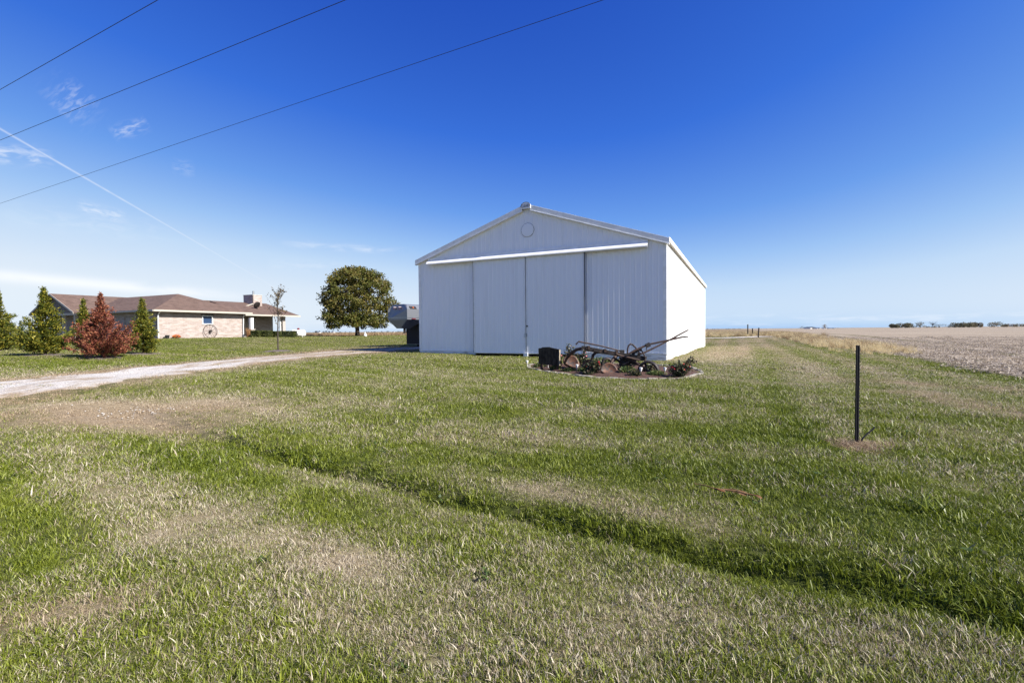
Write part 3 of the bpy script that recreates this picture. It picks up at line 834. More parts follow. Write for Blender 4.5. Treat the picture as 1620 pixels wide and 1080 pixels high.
# gabled front wing
gx0, gx1, gy0 = -18.4, -10.4, -1.3
MB().box((-14.4, 4.2, 1.0), (7.6, 8.0, 2.6)).build('wing_core', 'grey_siding', house)
gw, P3g = wall('wing_wall', (gx0, 0), (gx1, 0), -.4, WALL_H, 'brick', house, holes=[(1.0, 2.3, .75, 2.05), (5.2, 6.6, .75, 2.05)])
window(house, P3g, 1.0, 2.3, .75, 2.05, True); window(house, P3g, 5.2, 6.6, .75, 2.05, True)
for px_ in (gx0 + .5, gx0 + 3.0, gx0 + 5.2, gx1 - .6):
    MB().box((px_, gy0 + .2, 1.0), (.22, .22, 2.6)).build('porch_post', 'cream_trim', house)
MB().box(((gx0 + gx1) / 2, gy0 + .2, WALL_H - .02), (gx1 - gx0, .24, .22)).build('porch_beam', 'cream_trim', house)
MB().box(((gx0 + gx1) / 2, gy0 + .9, -.2), (gx1 - gx0 + .4, 2.4, .3)).build('porch_floor', 'concrete', house)
GS = .42; gmid = (gx0 + gx1) / 2; ghalf = (gx1 - gx0) / 2 + .4; ZE = WALL_H + .12
MB().prism([(gx0, gy0 + .15, WALL_H + .1), (gx1, gy0 + .15, WALL_H + .1), (gmid, gy0 + .15, WALL_H + .1 + GS * (gx1 - gx0) / 2)], (0, .1, 0)).build('gable_face', 'grey_siding', house)

def roof_plane(name, quad, thick=.14, parent=house):
    """roof slab from eave points (quad[0],quad[1]) up to (quad[2],quad[3]) with shingle UV in metres"""
    q = [Vector(p) for p in quad]
    ex = (q[1] - q[0]).normalized()
    nn_ = (q[1] - q[0]).cross(q[-1] - q[0]).normalized()
    ey = nn_.cross(ex)
    uv = [((p - q[0]).dot(ex), (p - q[0]).dot(ey)) for p in q]
    mb = MB(); n = len(q)
    mb.add(q, [tuple(range(n))], [uv])
    dn = Vector((0, 0, -thick))
    mb.add([p + dn for p in q], [tuple(reversed(range(n)))], [list(reversed(uv))])
    for i in range(n):
        a, c = q[i], q[(i + 1) % n]
        mb.add([a, a + dn, c + dn, c], [(0, 1, 2, 3)], [[uv[i], uv[i], uv[(i + 1) % n], uv[(i + 1) % n]]])
    return mb.build(name, 'shingles', parent, fix=False)
# wing roof (ridge runs back)
zr = ZE + GS * ghalf
roof_plane('roof', [(gmid + ghalf, gy0 - .35, ZE), (gmid + ghalf, 9, ZE), (gmid, 9, zr), (gmid, gy0 - .35, zr)])
roof_plane('roof', [(gmid - ghalf, 9, ZE), (gmid - ghalf, gy0 - .35, ZE), (gmid, gy0 - .35, zr), (gmid, 9, zr)])
for sg in (-1, 1):
    MB().prism([(gmid, gy0 - .38, zr - .17), (gmid + sg * ghalf, gy0 - .38, ZE - .17), (gmid + sg * ghalf, gy0 - .38, ZE + .0), (gmid, gy0 - .38, zr + .0)], (0, .03, 0)).build('fascia', 'cream_trim', house)
# main hip roof over the garage end
OV = .5; yb, yt = -OV, GD + OV; ym = (yb + yt) / 2; HS = .40; half = (yt - yb) / 2; zt = ZE + HS * half
xr = OV
roof_plane('roof', [(xr, yb, ZE), (xr, yt, ZE), (xr - half, ym, zt)])
roof_plane('roof', [(-16, yb, ZE), (xr, yb, ZE), (xr - half, ym, zt), (-16, ym, zt)])
roof_plane('roof', [(xr, yt, ZE), (-16, yt, ZE), (-16, ym, zt), (xr - half, ym, zt)])
for (x0_, y0_, x1_, y1_) in ((xr + .06, yb - .06, xr + .06, yt + .06), (xr + .06, yb - .06, -10.1, yb - .06)):
    gt = MB().bar((x0_, y0_, ZE - .09), (x1_, y1_, ZE - .09), .13, .15); gt.build('gutter', 'cream_trim', house)
# rear wing with covered porch
PX = -2.1; ZP = ZE - .17
rw, P3r = wall('rear_wall', (PX, GD), (PX, 12.6), -.4, WALL_H - .1, 'brick', house, holes=[(.35, 1.05, .35, 1.95), (1.9, 2.75, .35, 1.95)])
MB().box((PX - 3.9, 10.1, 1.0), (7.4, 4.8, 2.6)).build('rear_core', 'grey_siding', house)
window(house, P3r, .35, 1.05, .35, 1.95); window(house, P3r, 1.9, 2.75, .35, 1.95)
roof_plane('roof', [(xr - .05, GD - .2, ZP), (xr - .05, 14.0, ZP), (-5.0, 14.0, ZP + .28 * 5.4), (-5.0, GD - .2, ZP + .28 * 5.4)], .12)
roof_plane('roof', [(-11, 14.0, ZP), (-11, GD - 1.5, ZP), (-5.0, GD - 1.5, ZP + .28 * 5.4), (-5.0, 14.0, ZP + .28 * 5.4)], .12)
MB().bar((xr + .02, GD - .15, ZP - .08), (xr + .02, 14.0, ZP - .08), .13, .15).build('gutter', 'cream_trim', house)
MB().box((-.15, 12.35, 1.0), (.30, .34, 2.7)).build('porch_post', 'brick', house)
MB().box((-.15, 12.0, 1.0), (.10, .10, 2.7)).build('porch_post', 'white_paint', house)
MB().box((-1.0, 10.6, -.25), (2.2, 5.2, .3)).build('porch_floor', 'concrete', house)
# chimney
chx, chy = 1.75 - 5.3, 11.3
ch = MB()
ccol, P3c = wall('chimney', (chx - 1.55, chy), (chx, chy), 2.6, 4.55, 'brick', house, .1)
wall('chimney', (chx, chy), (chx, chy + 1.1), 2.6, 4.55, 'brick', house, .1)
MB().box((chx - .77, chy + .55, 4.58), (1.62, 1.18, .07)).build('chimney_cap', 'concrete', house)
MB().tube([(chx - .6, chy + .5, 4.6), (chx - .6, chy + .5, 5.05)], .09, 8).build('flue_pipe', 'galvanised', house)
MB().prism([(chx + .35, chy - 1.7, 3.0), (chx + .1, chy - .05, 3.55), (chx - .0, chy - .05, 3.55), (chx + .25, chy - 1.7, 3.0)], (0, 0, .1)).build('flashing', 'cream_trim', house)
# downspouts
for (x_, y_) in ((.08, -.03), (.08, GD - .12)):
    MB().tube([(x_ + .45, y_, ZE - .15), (x_ + .08, y_ + .02, ZE - .42), (x_ + .05, y_ + .02, 1.0), (x_ + .05, y_ + .02, -.1), (x_ + .2, y_, -.2)], .05, 6).build('downspout', 'white_paint', house)

# satellite dish on the rear roof
dp = house.matrix_basis @ Vector((-1.9, 10.6, ZP + .28 * 2.4))
dish = empty('satellite_dish', dp, R(-25.7), 'dark satellite dish mounted on the rear roof below the chimney', 'satellite dish')
MB().tube([(0, 0, -.1), (0, 0, .35)], .035, 6).build('mast', 'dark_steel', dish)
MB().lathe([(.02, 0), (.22, .03), (.38, .10), (.385, .11), (.21, .05), (.02, .02)], (.05, 0, .38), 14, Matrix.Rotation(R(-60), 3, 'Y')).build('reflector', 'dark_steel', dish)
MB().tube([(.02, 0, .3), (.55, 0, .75)], .02, 5).build('feed_arm', 'dark_steel', dish)

def hw(x, y, z=0): return house.matrix_basis @ Vector((x, y, z))

# ------------------------------------------------------------------ wagon wheel against the house
p = hw(.24, 4.35); gz_ = tz(p.x, p.y)
wheel = empty('wagon_wheel', (p.x, p.y, gz_), R(-25.7 + 90), 'old spoked iron wagon wheel leaning on the brick wall below the small window', 'wagon wheel')
tilt = Matrix.Rotation(R(-8), 3, 'X'); rr_ = .62
def wp(a, r_, o=0): return tilt @ Vector((r_ * math.cos(a), o, rr_ + .02 + r_ * math.sin(a)))
MB().tube([wp(a, rr_) for a in np.linspace(0, 2 * math.pi, 37)], .02, 6).build('rim', 'rusty_steel', wheel)
MB().tube([wp(0, 0, -.12), wp(0, 0, .10)], .10, 10).build('hub', 'dark_steel', wheel)
for k in range(12):
    a = 2 * math.pi * k / 12
    MB().tube([wp(a, .06), wp(a, rr_)], .009, 5).build('spoke', 'rusty_steel', wheel)

# ------------------------------------------------------------------ plants
def bush_mesh(r, n, rx, ry, rz, size, zc, shell=.55, up=.4):
    a = r.uniform(0, 2 * np.pi, n); cz = r.uniform(-1, 1, n); q = r.uniform(shell ** 3, 1, n) ** (1 / 3)
    s_ = np.sqrt(1 - cz ** 2)
    C = np.stack([rx * q * s_ * np.cos(a), ry * q * s_ * np.sin(a), zc + rz * q * cz], 1)
    C += r.normal(0, .06, C.shape) * min(rx, rz)
    C = C[C[:, 2] > .02]
    return leaves(C, size, r, up)

def conifer(name, px, py_base, py_top, half_px, label, seed, leaf='conifer_leaf', dense=1.0, bend=0.0, group='young evergreens along the driveway', cat='tree', power=1.25, Yover=None):
    p = ground_at(px, py_base)
    if Yover: p = Vector(((px - 810) / FPX * Yover, Yover, 0)); p.z = tz(p.x, p.y)
    topz = at_y(px, py_top, p.y).z; h = topz - p.z
    rad_ = half_px / FPX * p.y / 1.35      # wide-angle stretch towards the frame's edge
    r = np.random.default_rng(seed)
    t_ = empty(name, p, 0, label, cat, group)
    pts = [(bend * math.sin(z * 2.2) * .05, bend * .03 * z, z * h) for z in np.linspace(0, .97, 8)]
    MB().tube(pts, [.055 * h / 3.3 * (1 - .9 * z) + .006 for z in np.linspace(0, 1, 8)], 7).build('trunk', 'bark', t_)
    nb = int(280 * dense)
    tt = r.uniform(0, 1, nb) ** 1.35
    prof = np.where(tt < .16, .80 + 1.25 * tt, 1.0 * ((1 - tt) / .84) ** power)
    L = rad_ * prof * r.choice((.38, .65, .9, 1.1, 1.42), nb) * r.uniform(.85, 1.1, nb) * (1 + .16 * np.sin(tt * 31 + 2 * np.sin(tt * 9))) + .02
    an = r.uniform(0, 2 * np.pi, nb)
    L = L * (1 + .20 * np.sin(2 * an + seed + 5 * tt) + .14 * np.sin(5 * an + 11 * tt + seed))
    lean = r.uniform(.15, .75, nb)
    Cs, Ds, limbs = [], [], MB()
    for i in range(nb):
        m_ = max(3, int(19 * L[i] / rad_ + 3))
        q = r.uniform(.38, 1.0, m_) ** .7
        out = np.array((math.cos(an[i]), math.sin(an[i]), 0))
        base = np.array((0, 0, .04 * h + tt[i] * h * .93))
        P_ = base + out * (q * L[i])[:, None] + np.array((0, 0, 1)) * ((q ** 1.6) * L[i] * lean[i])[:, None]
        P_ += r.normal(0, .045 * h / 3.3 * (.4 + prof[i]), P_.shape)
        Cs.append(P_); Ds.append(np.tile(out * .9 + np.array((0, 0, .7)), (m_, 1)))
        if i % 5 == 0:
            e_ = base + out * L[i] * .85 + np.array((0, 0, 1)) * L[i] * lean[i] * .75
            limbs.tube([base * .999, e_], [.010, .003], 4, False)
    C = np.concatenate(Cs); Dn = np.concatenate(Ds)
    C = np.repeat(C, 3, 0) + r.normal(0, .045 * h / 3.3, (len(C) * 3, 3)); Dn = np.repeat(Dn, 3, 0)
    C[:, 2] = np.maximum(C[:, 2], .03)
    # leader sprays
    k = 26; zz = r.uniform(.90, 1.0, k); Cl = np.stack([r.normal(0, .025, k), r.normal(0, .025, k), zz * h], 1)
    C = np.vstack([C, Cl]); Dn = np.vstack([Dn, np.tile((0, 0, 1.2), (k, 1))])
    vs, fs = leaves(C, .066 * h / 3.3, r, .3, .32, Dn * 1.6)
    np_mesh('foliage', vs, fs, leaf, t_)
    tag(limbs.build('limbs', 'bark', t_, fix=False), kind='stuff')
    return t_, p

def mulch_ring(p, rad_, material='mulch_grey', label='mulch ring round the foot of a young tree', seed=1):
    r = np.random.default_rng(seed); n = 28; rings = 5
    vs = []
    for k in range(rings + 1):
        for i in range(n):
            a = 2 * math.pi * i / n; q = rad_ * k / rings * (1 + .10 * math.sin(3 * a + seed) + .05 * r.normal())
            x, y = p.x + q * math.cos(a), p.y + q * math.sin(a)
            vs.append((x, y, 0.0))
    vs = np.array(vs); vs[:, 2] = terrain(vs[:, 0], vs[:, 1]) + np.repeat(.05 * (1 - (np.arange(rings + 1) / rings) ** 2) + .006, n) + r.normal(0, .008, len(vs))
    ii, jj = np.meshgrid(np.arange(rings), np.arange(n), indexing='ij'); jn = (jj + 1) % n
    o = np_mesh('mulch', vs, np.stack([ii * n + jj, (ii + 1) * n + jj, (ii + 1) * n + jn, ii * n + jn], -1).reshape(-1, 4), material)
    return tag(o, label, 'mulch', None, 'stuff')

RINGS = []
spec = [
    ('evergreen_tree', 0, 556, 456, 23, 'green conifer cut by the photo edge, leftmost of the row by the driveway', 11, 'conifer_leaf', 1.1),
    ('evergreen_tree', 72, 562, 453, 31, 'full yellow-green conifer standing left of the red-brown dead one', 12, 'conifer_leaf', 1.35),
    ('evergreen_tree', 134, 554, 472, 19, 'green conifer half hidden behind the red-brown dead one', 13, 'conifer_leaf', .9),
    ('dead_evergreen', 162, 567, 463, 46, 'red-brown dead conifer among the green ones by the driveway', 14, 'dead_conifer', 1.3),
    ('evergreen_tree', 227, 560, 471, 23, 'slim green conifer in front of the lit brick end wall corner', 15, 'conifer_leaf', 1.0),
]
for i, (nm, px, pb, pt, hp, lab, sd, lf, dn) in enumerate(spec):
    t_, p = conifer(nm, px, pb, pt, hp, lab, sd, lf, dn, bend=1 if i % 2 else -1, power=1.6 if nm == 'dead_evergreen' else 1.25)
    RINGS.append((p, .75)); mulch_ring(p, .78, seed=i + 1, label='grey mulch ring round the foot of a conifer')
conifer('evergreen_tree', 33, 540, 507, 10, 'small dark conifer far behind the conifer row', 16, 'conifer_dark', .8, Yover=58)

# maple by the bean field
p = Vector((-20.3, 62, 0)); p.z = tz(p.x, p.y)
maple = empty('maple_tree', p, 0, 'large round-crowned maple turning brown between the house and the barn', 'tree')
r = np.random.default_rng(21)
H_T = at_y(565, 425, 62).z - p.z
MB().tube([(0, 0, -.1), (.02, 0, .5), (0, .02, 1.4), (.05, 0, 2.6), (.0, .05, 4.2), (.05, 0, 6.2)], [.34, .27, .25, .22, .15, .05], 9).build('trunk', 'bark', maple)
lm = MB()
cl = []
def crown_r(z):
    t_ = (z - 1.5) / (H_T - 1.5)
    return 4.75 * np.clip(np.where(t_ < .30, .80 + .20 * np.sin(np.pi * t_ / .6), np.sqrt(np.clip(1 - ((t_ - .30) / .72) ** 2.0, 0, 1))), .05, 1)
while len(cl) < 700:
    z = r.uniform(1.5, H_T - .1); a = r.uniform(0, 2 * np.pi)
    R_ = crown_r(z) * (1 + .09 * math.sin(3 * a + 1) + .08 * math.sin(5 * a + 1.7 * z) + .05 * math.sin(9 * a + 3 * z)); q = r.uniform(.15, 1) ** .45
    if q < .5 and r.uniform() < .5: continue
    z2 = z - .35 * (q > .8) * (z < 3.5)
    cl.append((R_ * q * math.cos(a), R_ * q * math.sin(a), z2))
cl = np.array(cl)
for k in range(46):
    e = cl[k * 9]
    st = Vector((0, 0, 1.7 + .45 * max(0, e[2] - 2.0))); st.z = min(st.z, e[2] + .2)
    mid = st.lerp(Vector(e), .5) + Vector((0, 0, .25))
    lm.tube([st, mid, Vector(e)], [.09, .05, .015], 5, False)
tag(lm.build('limbs', 'bark', maple, fix=False), kind='stuff')
C = np.repeat(cl, 46, 0) + r.normal(0, .27, (len(cl) * 46, 3)) * np.array((1, 1, .62))
vs, fs = leaves(C, .135, r, .7, .6)
np_mesh('crown', vs, fs, 'maple_leaf', maple)

# sapling
p = ground_at(440, 555)
sap = empty('sapling', p, 0, 'slender young tree with few leaves in a mulch ring on the lawn', 'tree')
hS = at_y(441, 458, p.y).z - p.z
r = np.random.default_rng(31)
MB().tube([(0, 0, -.05), (.0, 0, .9), (.03, 0, 1.8), (.02, 0, 2.6), (.08, 0, hS)], [.040, .034, .026, .016, .004], 7).build('trunk', 'bark', sap)
tw = MB(); C = []
for k in range(30):
    z = r.uniform(1.15, hS - .2); a = r.uniform(0, 2 * np.pi); L = (.30 + .55 * (1 - abs(z - 2.0) / 1.6)) * r.uniform(.6, 1.1)
    e = np.array((L * .75 * math.cos(a), L * .75 * math.sin(a), z + L * 1.0)); b0 = np.array((.02, 0, z)); m_ = (b0 + e) / 2 - np.array((0, 0, .05))
    tw.tube([b0, m_, e], [.010, .007, .003], 4, False)
    for q in r.uniform(.3, 1.05, 13): C.append(b0 * (1 - q) + e * q + r.normal(0, .045, 3))
for q in r.uniform(2.4, hS, 40): C.append(np.array((.05, 0, q)) + r.normal(0, .05, 3))
tag(tw.build('limbs', 'bark', sap, fix=False), kind='stuff')
vs, fs = leaves(np.array(C), .05, r, .2, .5); np_mesh('foliage', vs, fs, 'sapling_leaf', sap)
mulch_ring(p, .85, seed=9, label='grey mulch ring round the foot of the sapling'); RINGS.append((p, .8))

# hedge in front of the porch: clipped blocks
def hedge_block(px0, px1, py0, py1, Y, label, seed, dark=False):
    a, c = at_y(px0, py1, Y), at_y(px1, py1, Y); top = at_y((px0 + px1) / 2, py0, Y).z
    zb = tz((a.x + c.x) / 2, Y); r = np.random.default_rng(seed)
    hx, hz = (c.x - a.x) / 2, (top - zb) / 2
    o = empty('hedge', ((a.x + c.x) / 2, Y, zb), 0, label, 'hedge', 'clipped hedge blocks in front of the porch')
    n = 1500
    q = r.uniform(-1, 1, (n, 3)); ax = r.integers(0, 3, n); q[np.arange(n), ax] = np.sign(q[np.arange(n), ax]) * r.uniform(.85, 1.0, n)
    C = q * np.array((hx, .45, hz)) + np.array((0, 0, hz))
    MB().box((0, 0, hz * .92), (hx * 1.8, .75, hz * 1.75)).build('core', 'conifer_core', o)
    vs, fs = leaves(C, .06, r, .3, .55); np_mesh('foliage', vs, fs, 'hedge_leaf', o)
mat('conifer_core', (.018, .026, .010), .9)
hb = [(400, 413, 523, 531.5, 45.5, 'clipped green hedge block nearest the brick end wall'), (413.5, 428, 523, 531.5, 46, 'clipped hedge block second from the brick end wall'),
      (428.5, 442, 524, 531, 47, 'clipped hedge block third from the brick end wall, behind the sapling'), (442, 468, 523.5, 531, 48, 'longest dark hedge block at the right end beside the white tank')]
for i, q in enumerate(hb): hedge_block(*q, 40 + i)
# white tank beyond the hedge
tp = at_y(472, 527, 50)
tank = empty('propane_tank', (tp.x, 50, tz(tp.x, 50)), R(25), 'white rounded tank at the right end of the hedge', 'tank')
MB().lathe([(.02, -.75), (.25, -.70), (.36, -.52), (.37, .5), (.28, .68), (.02, .75)], (0, 0, .42), 18, Matrix.Rotation(R(90), 3, 'Y')).build('shell', 'plastic_white', tank, True)
MB().box((-.4, 0, .05), (.1, .5, .2)).build('foot', 'concrete', tank); MB().box((.4, 0, .05), (.1, .5, .2)).build('foot', 'concrete', tank)
MB().lathe([(.12, 0), (.12, .14), (.05, .2)], (0, 0, .78), 10).build('valve_dome', 'lamp_red', tank)
# porch pillar, ornamental grass, pots
pp = at_y(398, 532, 46.5)
pil = empty('white_pillar', (pp.x, 46.5, tz(pp.x, 46.5)), R(-25.7), 'white square post on a stone base by the porch corner', 'post')
MB().box((0, 0, .35), (.42, .42, .8)).build('base', 'brick', pil); MB().box((0, 0, .78), (.5, .5, .06)).build('cap', 'concrete', pil); MB().box((0, 0, 1.35), (.30, .30, 1.1)).build('shaft', 'white_paint', pil)

def blade_clump(r, n, spread, h, wd, lean=.35, segs=2):
    """n grass blades rooted in a disc: returns verts, faces (quads, tip degenerate-free as thin quads)"""
    vs, fs = [], []
    for i in range(n):
        a, q = r.uniform(0, 2 * np.pi), spread * math.sqrt(r.uniform())
        b0 = np.array((q * math.cos(a), q * math.sin(a), -.01))
        hh = h * r.uniform(.45, 1.15); d = r.uniform(0, 2 * np.pi); ln_ = lean * r.uniform(.2, 1.6) * hh
        dr_ = np.array((math.cos(d), math.sin(d), 0)); f = r.uniform(0, np.pi); sd = np.array((math.cos(f), math.sin(f), 0)) * wd / 2
        k0 = len(vs)
        for s_ in range(segs + 1):
            t_ = s_ / segs
            c = b0 + dr_ * ln_ * t_ ** 1.8 + np.array((0, 0, hh * (t_ - .18 * t_ ** 2 * min(1.5, lean * 2))))
            wv = sd * (1 - .85 * t_ ** 1.5)
            vs += [c - wv, c + wv]
        for s_ in range(segs): fs.append((k0 + 2 * s_, k0 + 2 * s_ + 1, k0 + 2 * s_ + 3, k0 + 2 * s_ + 2))
    return np.array(vs), np.array(fs)

r = np.random.default_rng(51)
og = at_y(394, 532, 45.8)
o = empty('ornamental_grass', (og.x, 45.8, tz(og.x, 45.8)), 0, 'tall rust-coloured ornamental grass by the porch corner', 'grass')
vs, fs = blade_clump(r, 160, .22, 1.0, .03, .3); np_mesh('blades', vs, fs, 'ornamental', o)
p = hw(.35, .55); pt_ = empty('flower_pot', (p.x, p.y, tz(p.x, p.y)), 0, 'dark pot at the foot of the brick corner downspout', 'pot')
MB().lathe([(.12, 0), (.17, .28), (.19, .30), (.15, .28)], (0, 0, 0), 12).build('pot', 'black_plastic', pt_)
p = hw(.40, 1.25); fl = empty('flower_clump', (p.x, p.y, tz(p.x, p.y)), 0, 'low orange-red flowers along the foot of the brick end wall', 'flowers')
vs, fs = bush_mesh(r, 240, .34, .3, .16, .05, .14); np_mesh('foliage', vs, fs, 'weed_leaf', fl)
vs, fs = bush_mesh(r, 160, .33, .3, .15, .05, .19, .8); np_mesh('blooms', vs, fs, 'orange_flower', fl)

# white ornament under the maple
p = at_y(578, 533, 58); orn = empty('garden_statue', (p.x, 58, tz(p.x, 58)), R(20), 'small white garden statue sitting on the lawn right of the maple', 'statue'); orn.scale = (.8,) * 3
MB().lathe([(.20, 0), (.25, .10), (.22, .25), (.13, .38), (.10, .42)], (0, 0, 0), 12).build('body', 'plastic_white', orn, True)
MB().lathe([(.02, -.13), (.10, -.08), (.13, 0), (.10, .09), (.02, .13)], (-.04, 0, .52), 12).build('head', 'plastic_white', orn, True)

# ------------------------------------------------------------------ livestock trailer behind the barn's left corner
tY = 31.0
tp = Vector((-7.50, tY, 0)); tp.z = tz(tp.x, tp.y)
TA = 55.0
trl = empty('livestock_trailer', tp, R(TA), 'silver gooseneck livestock trailer nose sticking out behind the left side of the barn', 'trailer')
# local: +x backwards along the trailer (away to the right), y across; nose plane at x=0
zt0 = at_y(640, 481, tY).z - tp.z; zm0 = at_y(640, 489, tY).z - tp.z; zb0 = at_y(640, 505.5, tY).z - tp.z; zv0 = at_y(630, 519.5, tY).z - tp.z; zf0 = at_y(655, 545.5, tY).z - tp.z
hw_ = .92
nose = MB()
sec = [(-hw_, zb0), (-hw_, zm0), (-hw_ + .22, zt0 - .06), (-hw_ + .45, zt0), (hw_ - .45, zt0), (hw_ - .22, zt0 - .06), (hw_, zm0), (hw_, zb0)]
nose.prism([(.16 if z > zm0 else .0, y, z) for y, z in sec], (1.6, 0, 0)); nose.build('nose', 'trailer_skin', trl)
MB().box((.8, 0, zb0 + .13), (1.60, 2 * hw_ + .03, .05)).build('belt_rail', 'galvanised', trl)
MB().box((-.005, 0, zb0 + .13), (.03, 2 * hw_ + .05, .05)).build('belt_rail', 'galvanised', trl)
# tapering underside pan
pan = MB(); bot = .20
A_ = [(.0, -hw_, zb0), (.0, hw_, zb0), (.10, bot, zv0), (.10, -bot, zv0)]; Bq = [(1.58, -hw_, zb0), (1.58, hw_, zb0), (.9, bot, zv0), (.9, -bot, zv0)]
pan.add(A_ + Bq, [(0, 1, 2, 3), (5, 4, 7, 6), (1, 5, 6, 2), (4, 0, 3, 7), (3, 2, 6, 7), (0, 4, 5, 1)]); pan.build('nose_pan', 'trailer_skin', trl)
MB().tube([(.6, 0, zv0 + .05), (.6, 0, zv0 - .33)], .085, 10).build('coupler', 'dark_steel', trl)
MB().tube([(1.0, .25, zv0 + .1), (1.0, .25, zv0 - .30)], .03, 6).build('jack_leg', 'dark_steel', trl)
MB().tube([(1.25, .45, zv0 + .25), (1.25, .45, zv0 - .28)], .025, 6).build('jack_leg', 'dark_steel', trl)
MB().tube([(1.0, .2, zv0 + .2), (1.3, .3, zv0 + .02), (1.6, .4, zv0 - .15)], .012, 5).build('safety_chain', 'dark_steel', trl)
body = MB(); sec2 = [(-hw_, zf0), (-hw_, zm0), (-hw_ + .22, zt0 - .06), (-hw_ + .45, zt0), (hw_ - .45, zt0), (hw_ - .22, zt0 - .06), (hw_, zm0), (hw_, zf0)]
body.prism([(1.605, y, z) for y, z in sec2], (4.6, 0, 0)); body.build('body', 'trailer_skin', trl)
MB().box((1.59, 0, (zf0 + zb0) / 2 - .02), (.03, 2 * hw_ - .06, zb0 - zf0 - .1)).build('front_wall', 'trailer_dark', trl)
dq = MB().box((1.98, -hw_ - .012, (zf0 + zb0) / 2), (.06, .03, zb0 - zf0 - .1)); dq.build('door_post', 'galvanised', trl)
for z_ in (zf0 + .25, (zf0 + zb0) / 2): MB().box((2.6, -hw_ - .012, z_), (1.3, .03, .04)).build('side_rail', 'trailer_dark', trl)
for k, y_ in enumerate((-.26, 0, .26)): MB().box((-.01, y_ + .1, zm0 + .02), (.03, .10, .035)).build('marker_light', 'lamp_red', trl)
for y_ in (-.14, .34): MB().box((.02, y_, zm0 + .14), (.25, .20, .05)).build('emblem', 'pinkish', trl)
MB().box((.55, -hw_ + .055, zm0 + .09), (.55, .05, .20), Matrix.Rotation(R(-38), 3, 'X')).build('lamp_bracket', 'trailer_dark', trl)
MB().box((.55, -hw_ + .03, zm0 + .09), (.10, .05, .07), Matrix.Rotation(R(-38), 3, 'X')).build('side_light', 'lamp_amber', trl)
MB().box((.55, -hw_ - .03, zb0 + .05), (.34, .03, .045)).build('reflector', 'lamp_red', trl)
for x_ in (4.3, 5.2):
    wh = MB().lathe([(.05, -.11), (.36, -.11), (.40, -.06), (.40, .06), (.36, .11), (.05, .11)], (x_, -hw_ + .02, .40), 18, Matrix.Rotation(R(90), 3, 'X')).build('wheel', 'black_plastic', trl)
    MB().lathe([(.02, -.02), (.22, -.02), (.24, .02), (.02, .03)], (x_, -hw_ - .12, .40), 14, Matrix.Rotation(R(90), 3, 'X')).build('rim', 'galvanised', wh)
MB().box((1.8, 0, .35), (.12, .12, .75)).build('stand', 'dark_steel', trl)

# ------------------------------------------------------------------ flower bed with the old plough
bed_px = [(836, 582), (862, 588), (900, 593), (945, 597.5), (1000, 600.5), (1045, 600), (1085, 597), (1110, 591), (1098, 583.5), (1070, 580), (1000, 577.5), (930, 574.5), (870, 574), (840, 577)]
bed_pts = np.array([(q.x, q.y) for q in (ground_at(*b_) for b_ in bed_px)])
bedc = bed_pts.mean(0)
bed = empty('flower_bed', (0, 0, 0), 0, 'mulched flower bed edged with pale stones in front of the barn', 'flower bed')
loop = spline(np.vstack([bed_pts, bed_pts[:1]]), 6)[:-1]
n = len(loop); rings = 8; vs = []
for k in range(rings + 1):
    f = k / rings
    q = bedc + (loop - bedc) * f
    vs.append(np.column_stack([q, terrain(q[:, 0], q[:, 1]) + .015 + .06 * (1 - f ** 3) + rng.normal(0, .012, n)]))
vs = np.concatenate(vs)
ii, jj = np.meshgrid(np.arange(rings), np.arange(n), indexing='ij'); jn = (jj + 1) % n
np_mesh('mulch', vs, np.stack([ii * n + jj, (ii + 1) * n + jj, (ii + 1) * n + jn, ii * n + jn], -1).reshape(-1, 4), 'mulch', bed)
def in_bed(x, y, grow=1.0):
    px_, py_ = (x - bedc[0]) / grow + bedc[0], (y - bedc[1]) / grow + bedc[1]
    ins = np.zeros(x.shape, bool)
    for i in range(n):
        x0, y0 = loop[i]; x1, y1 = loop[(i + 1) % n]
        cond = ((y0 > py_) != (y1 > py_)) & (px_ < (x1 - x0) * (py_ - y0) / (y1 - y0 + 1e-12) + x0)
        ins ^= cond
    return ins
# edging stones
per = np.vstack([loop, loop[:1]]); sl = np.concatenate([[0], np.cumsum(np.linalg.norm(np.diff(per, axis=0), axis=1))])
sm = []
for k in range(3):
    mb = MB(); r = np.random.default_rng(60 + k)
    pr = [(-.5, -.5), (-.2, -.54), (.3, -.5), (.5, -.42), (.5, .45), (.1, .52), (-.46, .5)]
    mb.prism([(a * .27, b_ * .13, 0) for a, b_ in pr], (0, 0, .085)); me = mb.mesh('edging_stone'); 
    import bmesh
    bm = bmesh.new(); bm.from_mesh(me); bmesh.ops.recalc_face_normals(bm, faces=bm.faces); bmesh.ops.bevel(bm, geom=bm.edges, offset=.012, segments=1, affect='EDGES'); bm.to_mesh(me); bm.free()
    me.materials.append(MATS['edging_stone']); sm.append(me)
k = 0; s_ = 0.0
while s_ < sl[-1] - .2:
    x = np.interp(s_ + .14, sl, per[:, 0]); y = np.interp(s_ + .14, sl, per[:, 1])
    x2 = np.interp(s_ + .24, sl, per[:, 0]); y2 = np.interp(s_ + .24, sl, per[:, 1])
    o = bpy.data.objects.new('edging_stone', sm[k % 3]); COL.objects.link(o); o.parent = bed
    o.location = (x, y, tz(x, y) + random.uniform(-.062, -.025)); o.rotation_euler = (random.uniform(-.06, .06), random.uniform(-.05, .05), math.atan2(y2 - y, x2 - x) + random.uniform(-.07, .07))
    sc = random.uniform(.85, 1.12); o.scale = (sc, random.uniform(.75, 1.15), 1)
    s_ += .275 * sc + .012; k += 1

